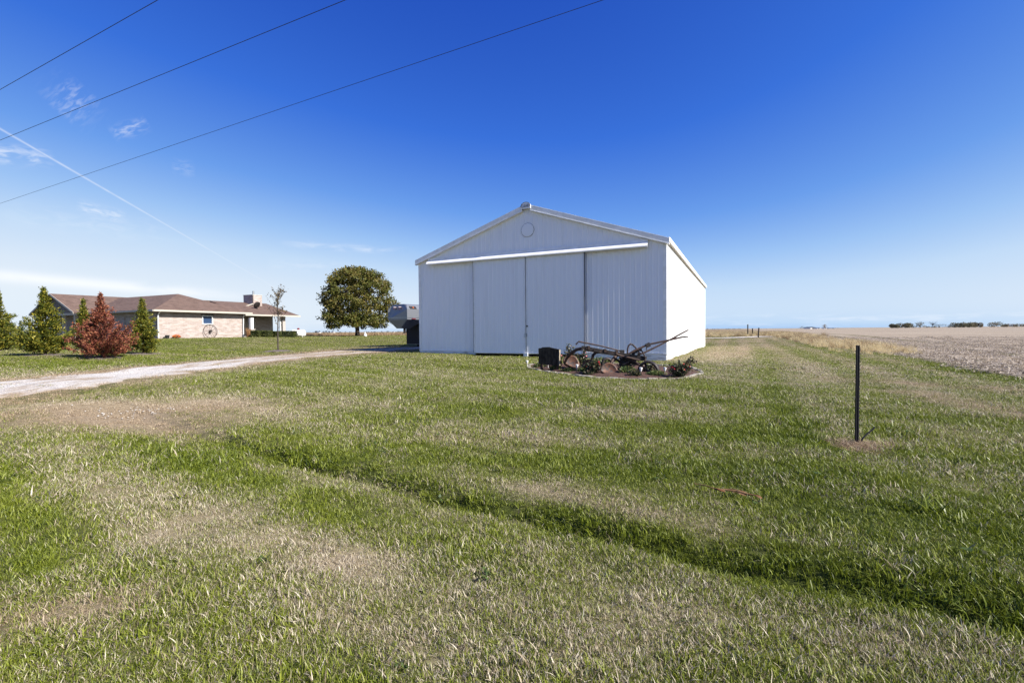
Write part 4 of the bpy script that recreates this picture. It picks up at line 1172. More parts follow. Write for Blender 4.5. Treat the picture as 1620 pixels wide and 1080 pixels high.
# plough: local frame, x to the photo's right, z up, origin on the bed
PY = 14.6
pl0 = at_y(960, 588, PY); plz = tz(pl0.x, PY)
plough = empty('plough', (pl0.x, PY, plz), 0, 'antique rusty horse-drawn style plough with long levers resting in the flower bed', 'plough')
def L(px, py, y=0.0):
    """a point of the plough: read off in the photo, at depth y behind the plough's middle plane"""
    q = at_y(px, py, PY + y); return Vector((q.x - pl0.x, y, q.z - plz))
b_ = MB(); b_.bar(L(920, 549.5, .1), L(986, 561, .05), .09, .11); b_.bar(L(984, 560.5, .05), L(1022, 566, .0), .08, .09); b_.build('main_beam', 'dark_steel', plough)
b_ = MB(); b_.bar(L(926, 553, .42), L(1018, 568, .38), .07, .09); b_.build('main_beam', 'dark_steel', plough)
for q, (x_, z_) in enumerate(((931, 549.5), (957, 554.5), (975, 557.5))): MB().box(L(x_, z_, .08), (.07, .16, .10)).build('clamp', 'rusty_steel', plough)
MB().tube([L(911, 545, .1), L(915.5, 540.2, .1), L(950, 547, .1), L(988, 556.8, .1)], [.028, .026, .022, .022], 7).build('lift_rod', 'rusty_steel', plough)
MB().box(L(984, 557, .1), (.13, .10, .14)).build('clamp', 'dark_steel', plough)
# curved shanks down to the plough bottoms
MB().tube([L(921, 551, .2), L(912, 553, .3), L(904, 558, .5), L(897, 566, .7), L(893, 575, .8)], [.05, .055, .05, .045, .04], 8).build('shank', 'rusty_steel', plough)
MB().tube([L(949, 556, .15), L(942, 557.5, .15), L(938, 562, .15), L(936.5, 570, .2), L(934, 580, .25)], [.055, .05, .045, .045, .04], 8).build('shank', 'rusty_steel', plough)
MB().tube([L(976, 562, .1), L(971, 566, .0), L(967, 573, -.1), L(966, 584, -.2)], [.05, .045, .04, .04], 8).build('shank', 'rusty_steel', plough)
def mouldboard(outline, y, bulge, back):
    """dished iron plate: outline as seen from the lawn, bulging towards it, leaning back"""
    pts = [L(px, pz, y) for px, pz in spline(outline + outline[:1], 3)[:-1]]
    c = sum(pts, Vector()) / len(pts); zmin = min(p_.z for p_ in pts); m_ = len(pts); rings_ = 5; vs, fs = [], []
    for side in (0, 1):
        for k in range(1, rings_ + 1):
            f = k / rings_
            for p_ in pts:
                q = c.lerp(p_, f); vs.append((q.x, q.y - bulge * (1 - f * f) + back * (q.z - zmin) + side * .02, q.z))
        vs.append((c.x, c.y - bulge + back * (c.z - zmin) + side * .02, c.z))
    N1 = rings_ * m_ + 1
    for side in (0, 1):
        o_ = side * N1
        for i_ in range(m_):
            n_ = (i_ + 1) % m_
            fs.append((o_ + i_, o_ + n_, o_ + N1 - 1))
            for k in range(rings_ - 1): fs.append((o_ + k * m_ + i_, o_ + (k + 1) * m_ + i_, o_ + (k + 1) * m_ + n_, o_ + k * m_ + n_))
    o_ = (rings_ - 1) * m_
    for i_ in range(m_): fs.append((o_ + i_, o_ + (i_ + 1) % m_, N1 + o_ + (i_ + 1) % m_, N1 + o_ + i_))
    return MB().add(vs, fs).build('mouldboard', 'rust_plate', plough, True)
mouldboard([(891, 571), (893, 566), (899, 562.8), (906, 562.3), (911.5, 564.5), (915, 570), (917, 577), (914, 582), (906, 581), (898, 577.5), (893, 574.5)], .85, -.05, .35)
mouldboard([(919, 583), (921, 577), (925, 571.5), (931, 568.5), (938, 567.5), (938.5, 571), (934, 575), (931, 580), (934, 584.5), (927, 585.5)], .25, -.04, .3)
mouldboard([(949.5, 586.5), (952.5, 580), (957, 576), (964, 574), (971, 576), (976, 581.5), (978.5, 588), (977.5, 592.5), (966, 592), (956, 590.5)], -.6, -.06, .35)
# share points
for (x_, z_, y_) in ((917, 583, .8), (938, 584, .3), (977, 591, -.5)):
    MB().prism([L(x_ - 8, z_ + 1, y_), L(x_ + 5, z_ + 1.5, y_ - .1), L(x_ + 2, z_ - 4, y_ + .12)], (0, .04, 0)).build('share', 'rust_plate', plough)
# wheels
def steel_wheel(px, py, rpx, y, wd, yaw, spokes=7, material='dark_steel'):
    c = L(px, py, y); rad_ = rpx / FPX * (PY + y); rot = Matrix.Rotation(R(yaw), 3, 'Z') @ Matrix.Rotation(R(90), 3, 'X')
    mb = MB(); mb.lathe([(rad_ - .045, -wd / 2), (rad_, -wd / 2), (rad_ + .008, 0), (rad_, wd / 2), (rad_ - .045, wd / 2), (rad_ - .045, -wd / 2)], c, 28, rot)
    wh_ = MB().tube([c + rot @ Vector((0, 0, -.1)), c + rot @ Vector((0, 0, .1))], .06, 10).build('wheel', material, plough)
    # rim as an open band
    vs, fs = [], []; N = 32; prof_ = [(rad_ - .07, -wd / 2), (rad_ - .01, -wd / 2), (rad_ + .012, 0), (rad_ - .01, wd / 2), (rad_ - .07, wd / 2)]
    for k in range(N):
        a = 2 * math.pi * k / N
        for r_, z_ in prof_: vs.append(c + rot @ Vector((r_ * math.cos(a), r_ * math.sin(a), z_)))
    m_ = len(prof_)
    for k in range(N):
        for i in range(m_): fs.append((k * m_ + i, k * m_ + (i + 1) % m_, ((k + 1) % N) * m_ + (i + 1) % m_, ((k + 1) % N) * m_ + i))
    MB().add(vs, fs).build('rim', material, wh_, True)
    for k in range(spokes):
        a = 2 * math.pi * k / spokes
        MB().tube([c + rot @ Vector((.04 * math.cos(a), .04 * math.sin(a), 0)), c + rot @ Vector(((rad_ - .02) * math.cos(a), (rad_ - .02) * math.sin(a), 0))], .012, 5).build('spoke', 'rusty_steel', wh_)
steel_wheel(1026, 587.5, 17, -.25, .24, -28, 6)
steel_wheel(960, 575, 9.5, .75, .10, 10, 6)
steel_wheel(899, 571, 8, 1.1, .08, 8, 6)
# frame, axles, arches, levers
b_ = MB(); b_.bar(L(986, 563, .0), L(1020, 569, -.1), .06, .08); b_.bar(L(1000, 562, .45), L(1022, 566, -.2), .06, .06); b_.bar(L(980, 566, .3), L(1006, 572, -.15), .05, .06); b_.build('frame', 'dark_steel', plough)
MB().tube([L(1000, 567, -.1), L(1010, 576, -.22), L(1026, 587, -.25)], .026, 7).build('axle', 'rusty_steel', plough)
MB().tube([L(1020, 566, .0), L(1021, 572, -.05), L(1022, 580, -.15)], .03, 7).build('axle', 'rusty_steel', plough)
ar = [L(992.6, 560, .1), L(993, 552, .1), L(994.5, 546.5, .1), L(997.5, 544.2, .1), L(1001, 545.2, .1), (L(1005, 549, .12)), L(1009, 554, .15), L(1011, 558, .15)]
MB().tube(ar, .026, 7).build('arch_bar', 'rusty_steel', plough)
ar = [L(1009, 551.5, -.1), L(1013, 553, -.1), L(1017, 557, -.12), L(1019.5, 562, -.12), L(1020, 568, -.12)]
MB().tube(ar, .022, 7).build('quadrant', 'rusty_steel', plough)
b_ = MB(); b_.tube([L(1003, 566, .2), L(1012, 560.5, .2), L(1022, 556.5, .2), L(1056, 539.5, .25)], [.03, .032, .03, .026], 7); b_.tube([L(1056, 539.5, .25), L(1078, 527.5, .28), L(1088.5, 522, .3)], [.030, .028, .024], 7); b_.tube([L(1088.5, 522, .3), L(1091.5, 520.3, .3)], .010, 5)
b_.build('lever', 'rusty_steel', plough)
b_ = MB(); b_.tube([L(994, 560, -.2), L(1006, 553.5, -.2), L(1025, 545, -.2), L(1056, 538.4, -.25)], [.03, .034, .03, .026], 7); b_.tube([L(1056, 538.4, -.25), L(1078, 533.4, -.27), L(1088, 532.2, -.3)], [.030, .028, .024], 7); b_.tube([L(1088, 532.2, -.3), L(1093, 532.6, -.3)], .010, 5)
b_.build('lever', 'rusty_steel', plough)
MB().box(L(1025, 545.8, -.2), (.13, .09, .12), Matrix.Rotation(R(-25), 3, 'Y')).build('lever_latch', 'dark_steel', plough)
MB().tube([L(1023, 547, -.2), L(1022.5, 554, -.2)], .014, 5).build('link_rod', 'rusty_steel', plough)
MB().tube([L(1088, 532, -.3), L(1087.7, 537, -.3)], .008, 5).build('hand_grip', 'rusty_steel', plough)
for (x_, z_, y_) in ((1013, 553, .1), (1006, 556, .0), (1011, 559, .1), (1002, 559, .2)): MB().tube([L(x_, z_, y_ - .08), L(x_, z_, y_ + .08)], .055, 9).build('pivot', 'dark_steel', plough)
MB().tube([L(980, 572, .1), L(985, 567.5, .1), L(992, 570, .15), L(990, 577, .1), L(984, 580, .1), L(979, 577, .1)], .022, 6).build('spring', 'dark_steel', plough)
MB().tube([L(966, 583, .0), L(970, 574, .1), L(975, 566, .2)], .028, 6).build('brace', 'dark_steel', plough)
MB().tube([L(984, 578, .0), L(996, 572, .0), L(1006, 571, .0)], .028, 6).build('brace', 'dark_steel', plough)
b_ = MB(); b_.bar(L(985, 570, .2), L(1012, 576, .0), .06, .10); b_.bar(L(996, 564, .1), L(990, 578, .05), .06, .06); b_.build('cross_frame', 'dark_steel', plough)

# more of the working mass under the frame
b_ = MB(); b_.tube([L(971, 566, .2), L(979, 571, .15), L(988, 575, .1), L(1000, 578, .05)], [.035, .04, .04, .03], 7); b_.bar(L(984, 566, .25), L(984, 580, .25), .05, .08); b_.bar(L(994, 567, .3), L(1004, 579, .3), .05, .07); b_.build('depth_linkage', 'dark_steel', plough)
MB().lathe([(.03, -.03), (.15, -.03), (.16, 0), (.15, .03), (.03, .03)], L(987, 573, .15), 14, Matrix.Rotation(R(84), 3, 'X')).build('gear', 'dark_steel', plough)
MB().lathe([(.02, -.03), (.10, -.03), (.11, 0), (.10, .03), (.02, .03)], L(1000, 570, .1), 12, Matrix.Rotation(R(84), 3, 'X')).build('gear', 'rusty_steel', plough)
MB().tube([L(975, 560, -.1), L(983, 563, -.1), L(996, 566, -.15), L(1012, 570, -.2)], [.03, .035, .035, .03], 7).build('draft_rod', 'rusty_steel', plough)
for x_, z_ in ((928, 551), (940, 553.2), (962, 557), (992, 562.5), (1008, 565)): MB().tube([L(x_, z_, -.02), L(x_, z_ - .1, .10)], .022, 6).build('bolt', 'rusty_steel', plough)

# sign board (blank towards the lawn) at the left of the bed
q0, q1 = at_y(852, 580, 15.6), at_y(882, 583, 15.2)
sb = empty('sign_board', (q0.x, 15.6, tz(q0.x, 15.6)), math.atan2(-.28, q1.x - q0.x) , 'black weathered board on short wooden stakes at the left end of the flower bed', 'sign')
bw = math.hypot(q1.x - q0.x, .4) * 1.0; zb_, zt_ = at_y(868, 576, 15.4).z - sb.location.z, at_y(852, 551, 15.5).z - sb.location.z
topc = [(0, zt_ - .0), (.10, zt_ + .01), (.14, zt_ + .035), (bw * .5, zt_ + .045), (bw * .62, zt_ + .02), (bw, zt_ - .03)]
poly = [(0, 0, zb_), (bw, 0, zb_ - .06)] + [(x_, 0, z_) for x_, z_ in reversed(topc)]
MB().prism(poly, (0, .09, 0)).build('board', 'weathered_grey', sb)
MB().box((bw + .012, .045, (zb_ + zt_) / 2 - .04), (.02, .094, zt_ - zb_ - .01)).build('lit_end', 'lit_tan_edge', sb)  # strip on the right edge, tan with sunlight put into its pale colour
for x_ in (.06, bw - .10): MB().box((x_, .13, zb_ / 2 + .06), (.07, .07, zb_ + .35)).build('stake', 'rusty_steel', sb)

# solar garden lights
def solar_light():
    o = empty('solar_light', (0, 0, 0))
    MB().tube([(0, 0, -.05), (0, 0, .13)], .009, 6).build('stem', 'plastic_white', o)
    MB().lathe([(.018, .10), (.030, .13), (.045, .21), (.050, .225), (.046, .23)], (0, 0, 0), 12).build('shade', 'plastic_white', o, True)
    MB().lathe([(.052, .226), (.052, .240), (.02, .246)], (0, 0, 0), 12).build('cap', 'plastic_white', o)
    return o
def copy_tree(o, parent=None):
    c = o.copy(); COL.objects.link(c); c.parent = parent
    for ch_ in list(o.children): copy_tree(ch_, c)
    return c
sol = [(834.5, 580.5, 'white solar stake light left of the black board, outermost on that side'), (867.5, 583.5, 'white solar stake light in front of the black board'), (912.5, 588, 'white solar stake light in front of the leftmost rusty mouldboard'),
       (964.5, 592, 'white solar stake light in front of the nearest rusty mouldboard'), (1013.5, 594, 'white solar stake light in front of the big plough wheel'), (1051.5, 593.5, 'white solar stake light left of the big red rose bush')]
first = solar_light()
objs = [first] + [copy_tree(first) for _ in sol[1:]]
for o, (x_, y_, lab) in zip(objs, sol):
    p = ground_at(x_, y_); o.location = p + Vector((0, 0, .02)); o.rotation_euler = (random.uniform(-.1, .1), random.uniform(-.12, .12), random.uniform(0, 6)); tag(o, lab, 'garden light', 'solar lights along the flower bed')
    o.scale = (.9,) * 3

# rose bushes and low plants
def flower_mesh():
    mb = MB()
    mb.lathe([(.008, -.03), (.030, -.012), (.036, .008), (.026, .022), (.006, .028)], (0, 0, 0), 7)
    me = mb.mesh('bloom'); return me
FLM = {}
def rose(px, py_base, py_top, half_px, label, seed, blooms, fm='red_flower', stems=26, tall=0.0, Y=None, nleaf=900, leafm='rose_leaf', lsize=.032, dirx=0.0):
    p = ground_at(px, py_base)
    if Y: p = at_y(px, py_base, Y); p.z = tz(p.x, Y)
    h = at_y(px, py_top, p.y).z - p.z; hwid = half_px / FPX * p.y
    o = empty('rose_bush', p, 0, label, 'rose bush', 'rose bushes in the flower bed'); r = np.random.default_rng(seed)
    st = MB(); C = []; tips = []
    for k in range(stems):
        a = r.uniform(0, 2 * np.pi); L_ = r.uniform(.35, 1.0)
        e = np.array((hwid * L_ * math.cos(a) * .9 + dirx * L_ * .2, hwid * L_ * math.sin(a) * .7, h * r.uniform(.45, 1.0) * (1 - .35 * (L_ - .35)))); m_ = e * np.array((.4, .4, .6))
        st.tube([(0, 0, 0), m_, e], [.010, .007, .004], 4, False); tips.append(e)
        for q in r.uniform(.2, 1.05, nleaf // stems):
            c = (2 * (1 - q) * q * m_ + q * q * e) if q < 1 else e
            C.append(c + r.normal(0, .05 * hwid / .35, 3))
    if tall:
        for k in range(5):
            e = np.array((hwid * (.9 + .5 * r.uniform()) , r.normal(0, .08), h * r.uniform(.95, 1.25))); m_ = e * np.array((.5, .5, .75)); st.tube([(0, 0, 0), m_, e], [.010, .008, .004], 4, False)
            for q in r.uniform(.55, 1.05, 26): C.append((2 * (1 - q) * q * m_ + q * q * e) + r.normal(0, .025, 3))
    st.build('stems', 'bark', o, fix=False)
    C = np.array(C); C[:, 2] = np.maximum(C[:, 2], .015)
    vs, fs = leaves(C, lsize, r, .5, .6); np_mesh('foliage', vs, fs, leafm, o)
    if fm not in FLM:
        FLM[fm] = flower_mesh(); FLM[fm].materials.append(MATS[fm])
    for k in range(blooms):
        e = tips[r.integers(len(tips))] * r.uniform(.85, 1.08) + r.normal(0, .03, 3)
        if e[1] > 0 and r.uniform() < .6: e[1] = -e[1]
        f = bpy.data.objects.new('bloom', FLM[fm]); COL.objects.link(f); f.parent = o; f.location = e; f.rotation_euler = (r.uniform(-.6, .6), r.uniform(-.6, .6), 0); f.scale = (r.uniform(.55, .95),) * 3
    return o
rose(903, 583, 541, 13, 'tall thin rose bush with pink blooms behind the upper end of the plough', 71, 0, stems=22, nleaf=1150, Y=15.9)
rose(921, 583, 543, 10, 'leggy rose bush with pink blooms beside the plough beam', 72, 4, 'pink_flower', stems=14, nleaf=420, Y=15.6)
rose(887, 581, 553, 5, 'small pink rose bush just right of the black board', 77, 3, 'pink_flower', stems=8, nleaf=160, Y=15.4)
rose(940, 592, 569, 17, 'low dark rose bush with red blooms between the mouldboards', 73, 5, stems=30, nleaf=1700)
rose(1073, 596.5, 571, 20, 'biggest rose bush with red blooms and long shoots at the right end of the bed', 74, 7, stems=34, nleaf=1900, tall=1.0)
rose(986, 588, 572, 10, 'small rose bush under the plough frame', 75, 2, stems=12, nleaf=320)
def low_plant(px, py, hp, half_px, label, seed, leafm='weed_leaf', n=480):
    p = ground_at(px, py); r = np.random.default_rng(seed); hw2 = 1.2 * half_px / FPX * p.y; hh = 1.45 * hp / FPX * p.y
    o = empty('low_plant', p, 0, label, 'plant', 'low plants in the flower bed')
    vs, fs = bush_mesh(r, n, hw2, hw2 * .7, hh * .6, .035, hh * .45, .3); np_mesh('foliage', vs, fs, leafm, o)
    vs, fs = blade_clump(r, 30, hw2 * .6, hh * 1.2, .012, .6); np_mesh('blades', vs, fs, leafm, o)
low_plant(900, 588.5, 4, 12, 'green ground cover below the leftmost mouldboard', 81)
low_plant(855, 581.5, 5, 9, 'low green plant at the foot of the black board', 82)
low_plant(993, 592, 9, 12, 'weedy green plant left of the big plough wheel', 83)
low_plant(1038, 595, 6, 14, 'low green plant in front of the big plough wheel', 84)
low_plant(922, 590, 6, 7, 'small green plant between two solar lights at the front of the bed', 85)
low_plant(878, 586, 6, 8, 'small green plant under the right end of the black board', 87)
low_plant(931, 593.5, 5, 8, 'low green plant in front of the dark red rose bush', 88, 'rose_leaf')
low_plant(1004, 596, 7, 9, 'dark green plant left of the solar light by the big wheel', 89, 'rose_leaf')
low_plant(1028, 590, 9, 9, 'dark green plant growing through the big plough wheel', 90, 'rose_leaf')
low_plant(951, 578, 9, 12, 'pale weeds behind the middle of the plough', 86)

# ------------------------------------------------------------------ steel T-post with straw round its foot
p = ground_at(1355.5, 703)
tpost = empty('fence_post', p, R(8), 'black studded steel T-post standing alone in straw on the lawn', 'post')
hP = at_y(1357, 546, p.y).z - p.z
b_ = MB(); b_.box((0, 0, hP / 2 - .2), (.030, .006, hP + .4)); b_.box((0, .018, hP / 2 - .2), (.006, .032, hP + .4)); b_.box((0.011, -.006, hP / 2 - .2), (.012, .012, hP + .4)); b_.build('shaft', 'post_paint', tpost)
studs = MB()
sme = MB().box((0, 0, 0), (.014, .016, .014)).mesh('stud'); sme.materials.append(MATS['post_paint'])
for k in range(24):
    o = bpy.data.objects.new('stud', sme); COL.objects.link(o); o.parent = tpost; o.location = (.020, -.004, hP - .06 - k * .052)
tpost.rotation_euler = (0, R(.4), R(8))
q = p + Vector((.055, .02, 0)); e = at_y(1384, 675.5, q.y)
stk = empty('stick', q, 0, 'short dark bent stick poking up beside the T-post', 'stick')
MB().tube([(0, 0, -.03), (.03, 0, .07), (.075, 0, .12), (.16, 0, .19), (e.x - q.x, 0, e.z - q.z)], [.012, .012, .010, .010, .011], 7).build('stem', 'post_paint', stk)
# dead grass patch
r = np.random.default_rng(91)
vs_all, fs_all, k0 = [], [], 0
STRAW_C = p + Vector((-.03, -.15, 0))
for k in range(330):
    a = r.uniform(0, 2 * np.pi); q_ = .37 * r.uniform() ** .65 * (1 + .25 * math.sin(3 * a + 1) + .12 * math.sin(7 * a))
    x, y = STRAW_C.x + q_ * math.cos(a) * 1.0, STRAW_C.y + q_ * math.sin(a) * .9
    vs, fs = blade_clump(r, 8, .05, .11, .0065, 1.4)
    vs = vs + np.array((x, y, tz(x, y) - .01))
    vs_all.append(vs); fs_all.append(fs + k0); k0 += len(vs)
tag(np_mesh('dead_grass', np.concatenate(vs_all), np.concatenate(fs_all), 'straw'), 'flattened brown dead grass round the foot of the T-post', 'dead grass', None, 'stuff')

# ------------------------------------------------------------------ dry corn stalk lying in the lawn
a, c = ground_at(1097, 776), ground_at(1206, 795)
cs = empty('corn_stalk', a, math.atan2(c.y - a.y, c.x - a.x), 'brown dried corn stalk and leaves lying in the green grass', 'corn stalk')
Lc = (c - a).length
def ribbon(name, pts, wd, material, twist=1.0):
    vs, fs = [], []; N = 18; P_ = spline([q_[:2] for q_ in pts], 8); Z_ = np.interp(np.linspace(0, 1, len(P_)), np.linspace(0, 1, len(pts)), [q_[2] for q_ in pts])
    for i, (q_, z) in enumerate(zip(P_, Z_)):
        t_ = i / (len(P_) - 1); wv = wd * (math.sin(math.pi * (.12 + .86 * t_)) ** .7); tw_ = twist * math.sin(5 * t_) * .9
        vs += [(q_[0], q_[1] - wv * math.cos(tw_), z + wv * math.sin(tw_)), (q_[0], q_[1], z - wv * .25), (q_[0], q_[1] + wv * math.cos(tw_), z - wv * math.sin(tw_) + .004)]
    for i in range(len(P_) - 1):
        for s__ in (0, 1): fs.append((3 * i + s__, 3 * i + s__ + 1, 3 * i + s__ + 4, 3 * i + s__ + 3))
    o = MB().add(vs, fs).build(name, material, cs, True, fix=False)
    md = o.modifiers.new('thickness', 'SOLIDIFY'); md.thickness = .0025
    return o
ribbon('leaf', [(0, .01, .07), (.12, .0, .075), (.22, -.015, .065), (.30, -.02, .07)], .014, 'corn_leaf')
ribbon('leaf', [(.16, .02, .06), (.24, -.02, .075), (.31, -.03, .06)], .016, 'corn_leaf_dark', .4)
ribbon('leaf', [(.28, -.005, .075), (.38, .03, .085), (.46, .01, .08), (.53, -.02, .075)], .013, 'corn_leaf', .7)
ribbon('leaf', [(.36, .0, .065), (.43, -.03, .075), (.50, -.04, .065)], .012, 'corn_leaf', .5)
ribbon('leaf', [(.48, -.0, .075), (.58, -.02, .08), (Lc, -.01, .06)], .020, 'corn_leaf_dark', .35)
MB().tube([(.27, -.01, .07), (.40, .012, .078), (.52, -.01, .07)], [.010, .009, .007], 7).build('stalk', 'corn_leaf', cs)

# ------------------------------------------------------------------ stones in the bare patch near the drive
sc_ = ground_at(212, 658)
r = np.random.default_rng(95); mb = MB()
for k in range(70):
    x, y = sc_.x + r.normal(0, .40), sc_.y + r.normal(0, .26); s0 = r.uniform(.006, .018)
    mb.lathe([(s0 * .5, -.4 * s0), (s0, 0), (s0 * .6, .55 * s0)], (x, y, tz(x, y) + .02), 6, Matrix.Rotation(r.uniform(-.5, .5), 3, 'X') @ Matrix.Rotation(r.uniform(0, 3), 3, 'Z'))
tag(mb.build('gravel', 'pale_stone'), 'scatter of pale gravel on the bare patch by the driveway', 'gravel', None, 'stuff')

# ------------------------------------------------------------------ wooden posts, far farm, treelines
for i, (px, pt, pb, lab, lean) in enumerate(((1183, 513, 531.5, 'tallest grey wooden post by the dry grass behind the barn', 0), (1190.3, 519.2, 530.5, 'middle short wooden post of three by the dry grass', .02), (1199.5, 518.5, 533.5, 'leaning wooden post rightmost of three by the dry grass', .09))):
    Y = (74, 78, 66)[i]; a = at_y(px, pb, Y); zg = tz(a.x, Y); top = at_y(px, pt, Y).z
    o = MB().tube([(a.x, Y, zg - .3), (a.x + lean, Y, top)], .085, 9).build('wooden_post', 'old_wood')
    tag(o, lab, 'post', 'wooden posts beyond the barn')

def far_tree(name, px, pyt, half_px, Y, label, seed, leafm='far_leaf', n=420, bare=False, group='trees on the horizon'):
    x = (px - 810) / FPX * Y; zg = tz(x, Y); h = at_y(px, pyt, Y).z - zg; hw2 = half_px / FPX * Y; r = np.random.default_rng(seed)
    o = empty(name, (x, Y, zg), 0, label, 'tree', group)
    tr_ = MB().tube([(0, 0, 0), (0, 0, h * .5), (0, 0, h * .8)], [h * .03, h * .022, h * .008], 6)
    for k in range(26 if bare else 6):
        a = r.uniform(0, 2 * np.pi); z = h * r.uniform(.25, .6); L_ = hw2 * r.uniform(.5, 1)
        tr_.tube([(0, 0, z), (L_ * .5 * math.cos(a), L_ * .5 * math.sin(a), z + h * .2), (L_ * math.cos(a), L_ * math.sin(a), min(h, z + h * r.uniform(.25, .5)))], [h * .012, h * .008, h * .003], 4, False)
    tr_.build('trunk', 'bark', o, fix=False)
    if not bare or n:
        C = []
        for k in range(22):
            a, q = r.uniform(0, 2 * np.pi), r.uniform(0, 1) ** .5; z = r.uniform(.18, .92); rr2 = hw2 * (1 - abs(z - .45) ** 2 * 2.2) * q
            C.append(np.array((rr2 * math.cos(a), rr2 * math.sin(a), z * h)) + r.normal(0, 1, (n // 22, 3)) * np.array((hw2, hw2, h * .6)) * .16)
        C = np.concatenate(C); C[:, 2] = np.clip(C[:, 2], .05 * h, h)
        vs, fs = leaves(C, h * .05, r, .3, .6); np_mesh('crown', vs, fs, leafm, o)
    return o
ft = [('distant_tree', 1475, 507.5, 8, 700, 'bare grey tree on the right horizon between green ones', 102, 'far_leaf', 0, True), ('distant_tree', 1456, 509, 7, 690, 'lone rounded dark tree left of the bare tree on the horizon', 103, 'far_leaf', 600, False),
      ('distant_tree', 1579, 509, 7, 700, 'rounded dark tree on the right horizon after the long wood', 104, 'far_leaf', 600, False), ('distant_tree', 1613, 511, 9, 700, 'dark tree at the far right photo edge on the horizon', 105, 'far_leaf', 600, False),
      ('distant_tree', 1598, 512, 7, 720, 'reddish low tree between two dark ones at the right horizon', 106, 'dead_conifer', 300, False), ('distant_tree', 1485, 512, 9, 690, 'low green tree just right of the bare tree on the horizon', 107, 'far_leaf', 500, False),
      ('distant_tree', 1505, 513, 8, 710, 'low bush-like tree left of the long wood on the horizon', 108, 'far_leaf', 450, False),
      ('distant_tree', 1305, 513, 4, 640, 'tan round tree above the white farm buildings', 109, 'dry_weed', 350, False), ('distant_tree', 1269, 515.5, 3.2, 640, 'brownish upright tree at the left end of the distant farm', 110, 'far_leaf', 300, False),
      ('distant_tree', 1325, 518, 5, 650, 'dark low tree at the right end of the distant farm', 111, 'far_leaf', 300, False), ('distant_tree', 1160, 519, 3, 600, 'small lone dark tree behind the dry grass strip', 112, 'far_blue', 250, False)]
for q in ft: far_tree(*q)
def treeline(px0, px1, pyt, Y, seed, leafm, label, var=.5, n=2600):
    r = np.random.default_rng(seed); x0, x1 = (px0 - 810) / FPX * Y, (px1 - 810) / FPX * Y
    k = max(8, int(abs(x1 - x0) / 4)); C = []
    hmax = at_y((px0 + px1) / 2, pyt, Y).z - tz((x0 + x1) / 2, Y)
    for i in range(k):
        x = x0 + (x1 - x0) * (i + r.uniform(-.4, .4)) / k; y = Y + r.uniform(-10, 25); h = hmax * r.uniform(1 - var, 1.0); wv = h * r.uniform(.45, .8)
        m_ = n // k; a, cz, q = r.uniform(0, 2 * np.pi, m_), r.uniform(-1, 1, m_), r.uniform(.3, 1, m_) ** .5
        s2 = np.sqrt(1 - cz ** 2); C.append(np.stack([x + wv * q * s2 * np.cos(a), y + wv * q * s2 * np.sin(a), .45 + h * (.5 + .5 * q * cz)], 1))
    vs, fs = leaves(np.concatenate(C), hmax * .085, r, .3, .6)
    tag(np_mesh('treeline', vs, fs, leafm), label, 'treeline', None, 'stuff')
treeline(1410, 1452, 510, 700, 120, 'far_leaf', 'green wood on the right horizon beyond the harvested field', .35, 3600)
treeline(1524, 1572, 508.5, 700, 121, 'far_leaf', 'long dark wood on the far right horizon', .3, 3600)
treeline(1585, 1630, 511.5, 720, 130, 'far_leaf', 'wood running out of the picture at the far right of the horizon', .4, 2200)
treeline(1452, 1520, 514.5, 730, 131, 'far_leaf', 'low wood behind the bare tree on the right horizon', .5, 2200)
treeline(1430, 1620, 516.5, 760, 122, 'far_leaf', 'low scrub line joining the woods on the right horizon', .5, 3000)
treeline(1330, 1410, 518.2, 1100, 123, 'far_blue', 'faint bluish treeline right of the distant farm', .6, 1400)
treeline(1110, 1180, 519, 900, 124, 'far_blue', 'faint treeline seen just right of the barn', .5, 1500)
treeline(1215, 1275, 519, 1000, 125, 'far_blue', 'faint treeline left of the distant farm', .6, 1200)
treeline(494, 522, 522.3, 900, 126, 'far_blue', 'bluish treeline left of the maple trunk', .3, 1600)
treeline(530, 560, 523.5, 1000, 127, 'far_blue', 'faint treeline around the maple trunk', .6, 900)
treeline(575, 645, 523.0, 900, 128, 'far_blue', 'bluish treeline right of the maple trunk', .4, 1800)
treeline(475, 500, 524.5, 1000, 129, 'far_blue', 'faint low treeline right of the hedge', .5, 700)
def far_building(px, pyt, half_px, Y, label, w_depth=10, roofm='galvanised', cat='farm building', name='farm_building'):
    x = (px - 810) / FPX * Y; zg = tz(x, Y); h = at_y(px, pyt, Y).z - zg; hw2 = half_px / FPX * Y
    o = empty(name, (x, Y, zg), R(random.uniform(-15, 15)), label, cat, 'buildings of the distant farms')
    MB().box((0, 0, h * .33), (2 * hw2, w_depth, h * .70)).build('wall', 'white_paint', o)
    MB().prism([(-hw2 * 1.06, -w_depth * .55, h * .66), (-hw2 * 1.06, w_depth * .55, h * .66), (-hw2 * 1.06, 0, h)], (hw2 * 2.12, 0, 0)).build('roof', roofm, o)
    MB().box((0, -w_depth / 2 - .05, h * .22), (hw2 * .5, .1, h * .4)).build('door', 'trailer_dark', o)
far_building(1281, 517, 5.0, 660, 'white farm shed with dark roof, leftmost of the distant farm', 12, 'trailer_dark'); far_building(1292.5, 518, 2.6, 640, 'small white building in the middle of the distant farm', 8)
far_building(1304, 518, 1.6, 640, 'narrow white building under the tan tree of the distant farm', 6); far_building(1312, 518.4, 5, 660, 'grey low shed on the right of the distant farm', 12)
far_building(505, 525, 2.0, 800, 'tiny white building in front of the bluish treeline left of the maple', 8); far_building(527, 524.6, 2.2, 800, 'tiny white building just left of the maple crown', 8)
far_building(622, 524.4, 2.4, 850, 'tiny white building below the trailer nose on the horizon', 8)

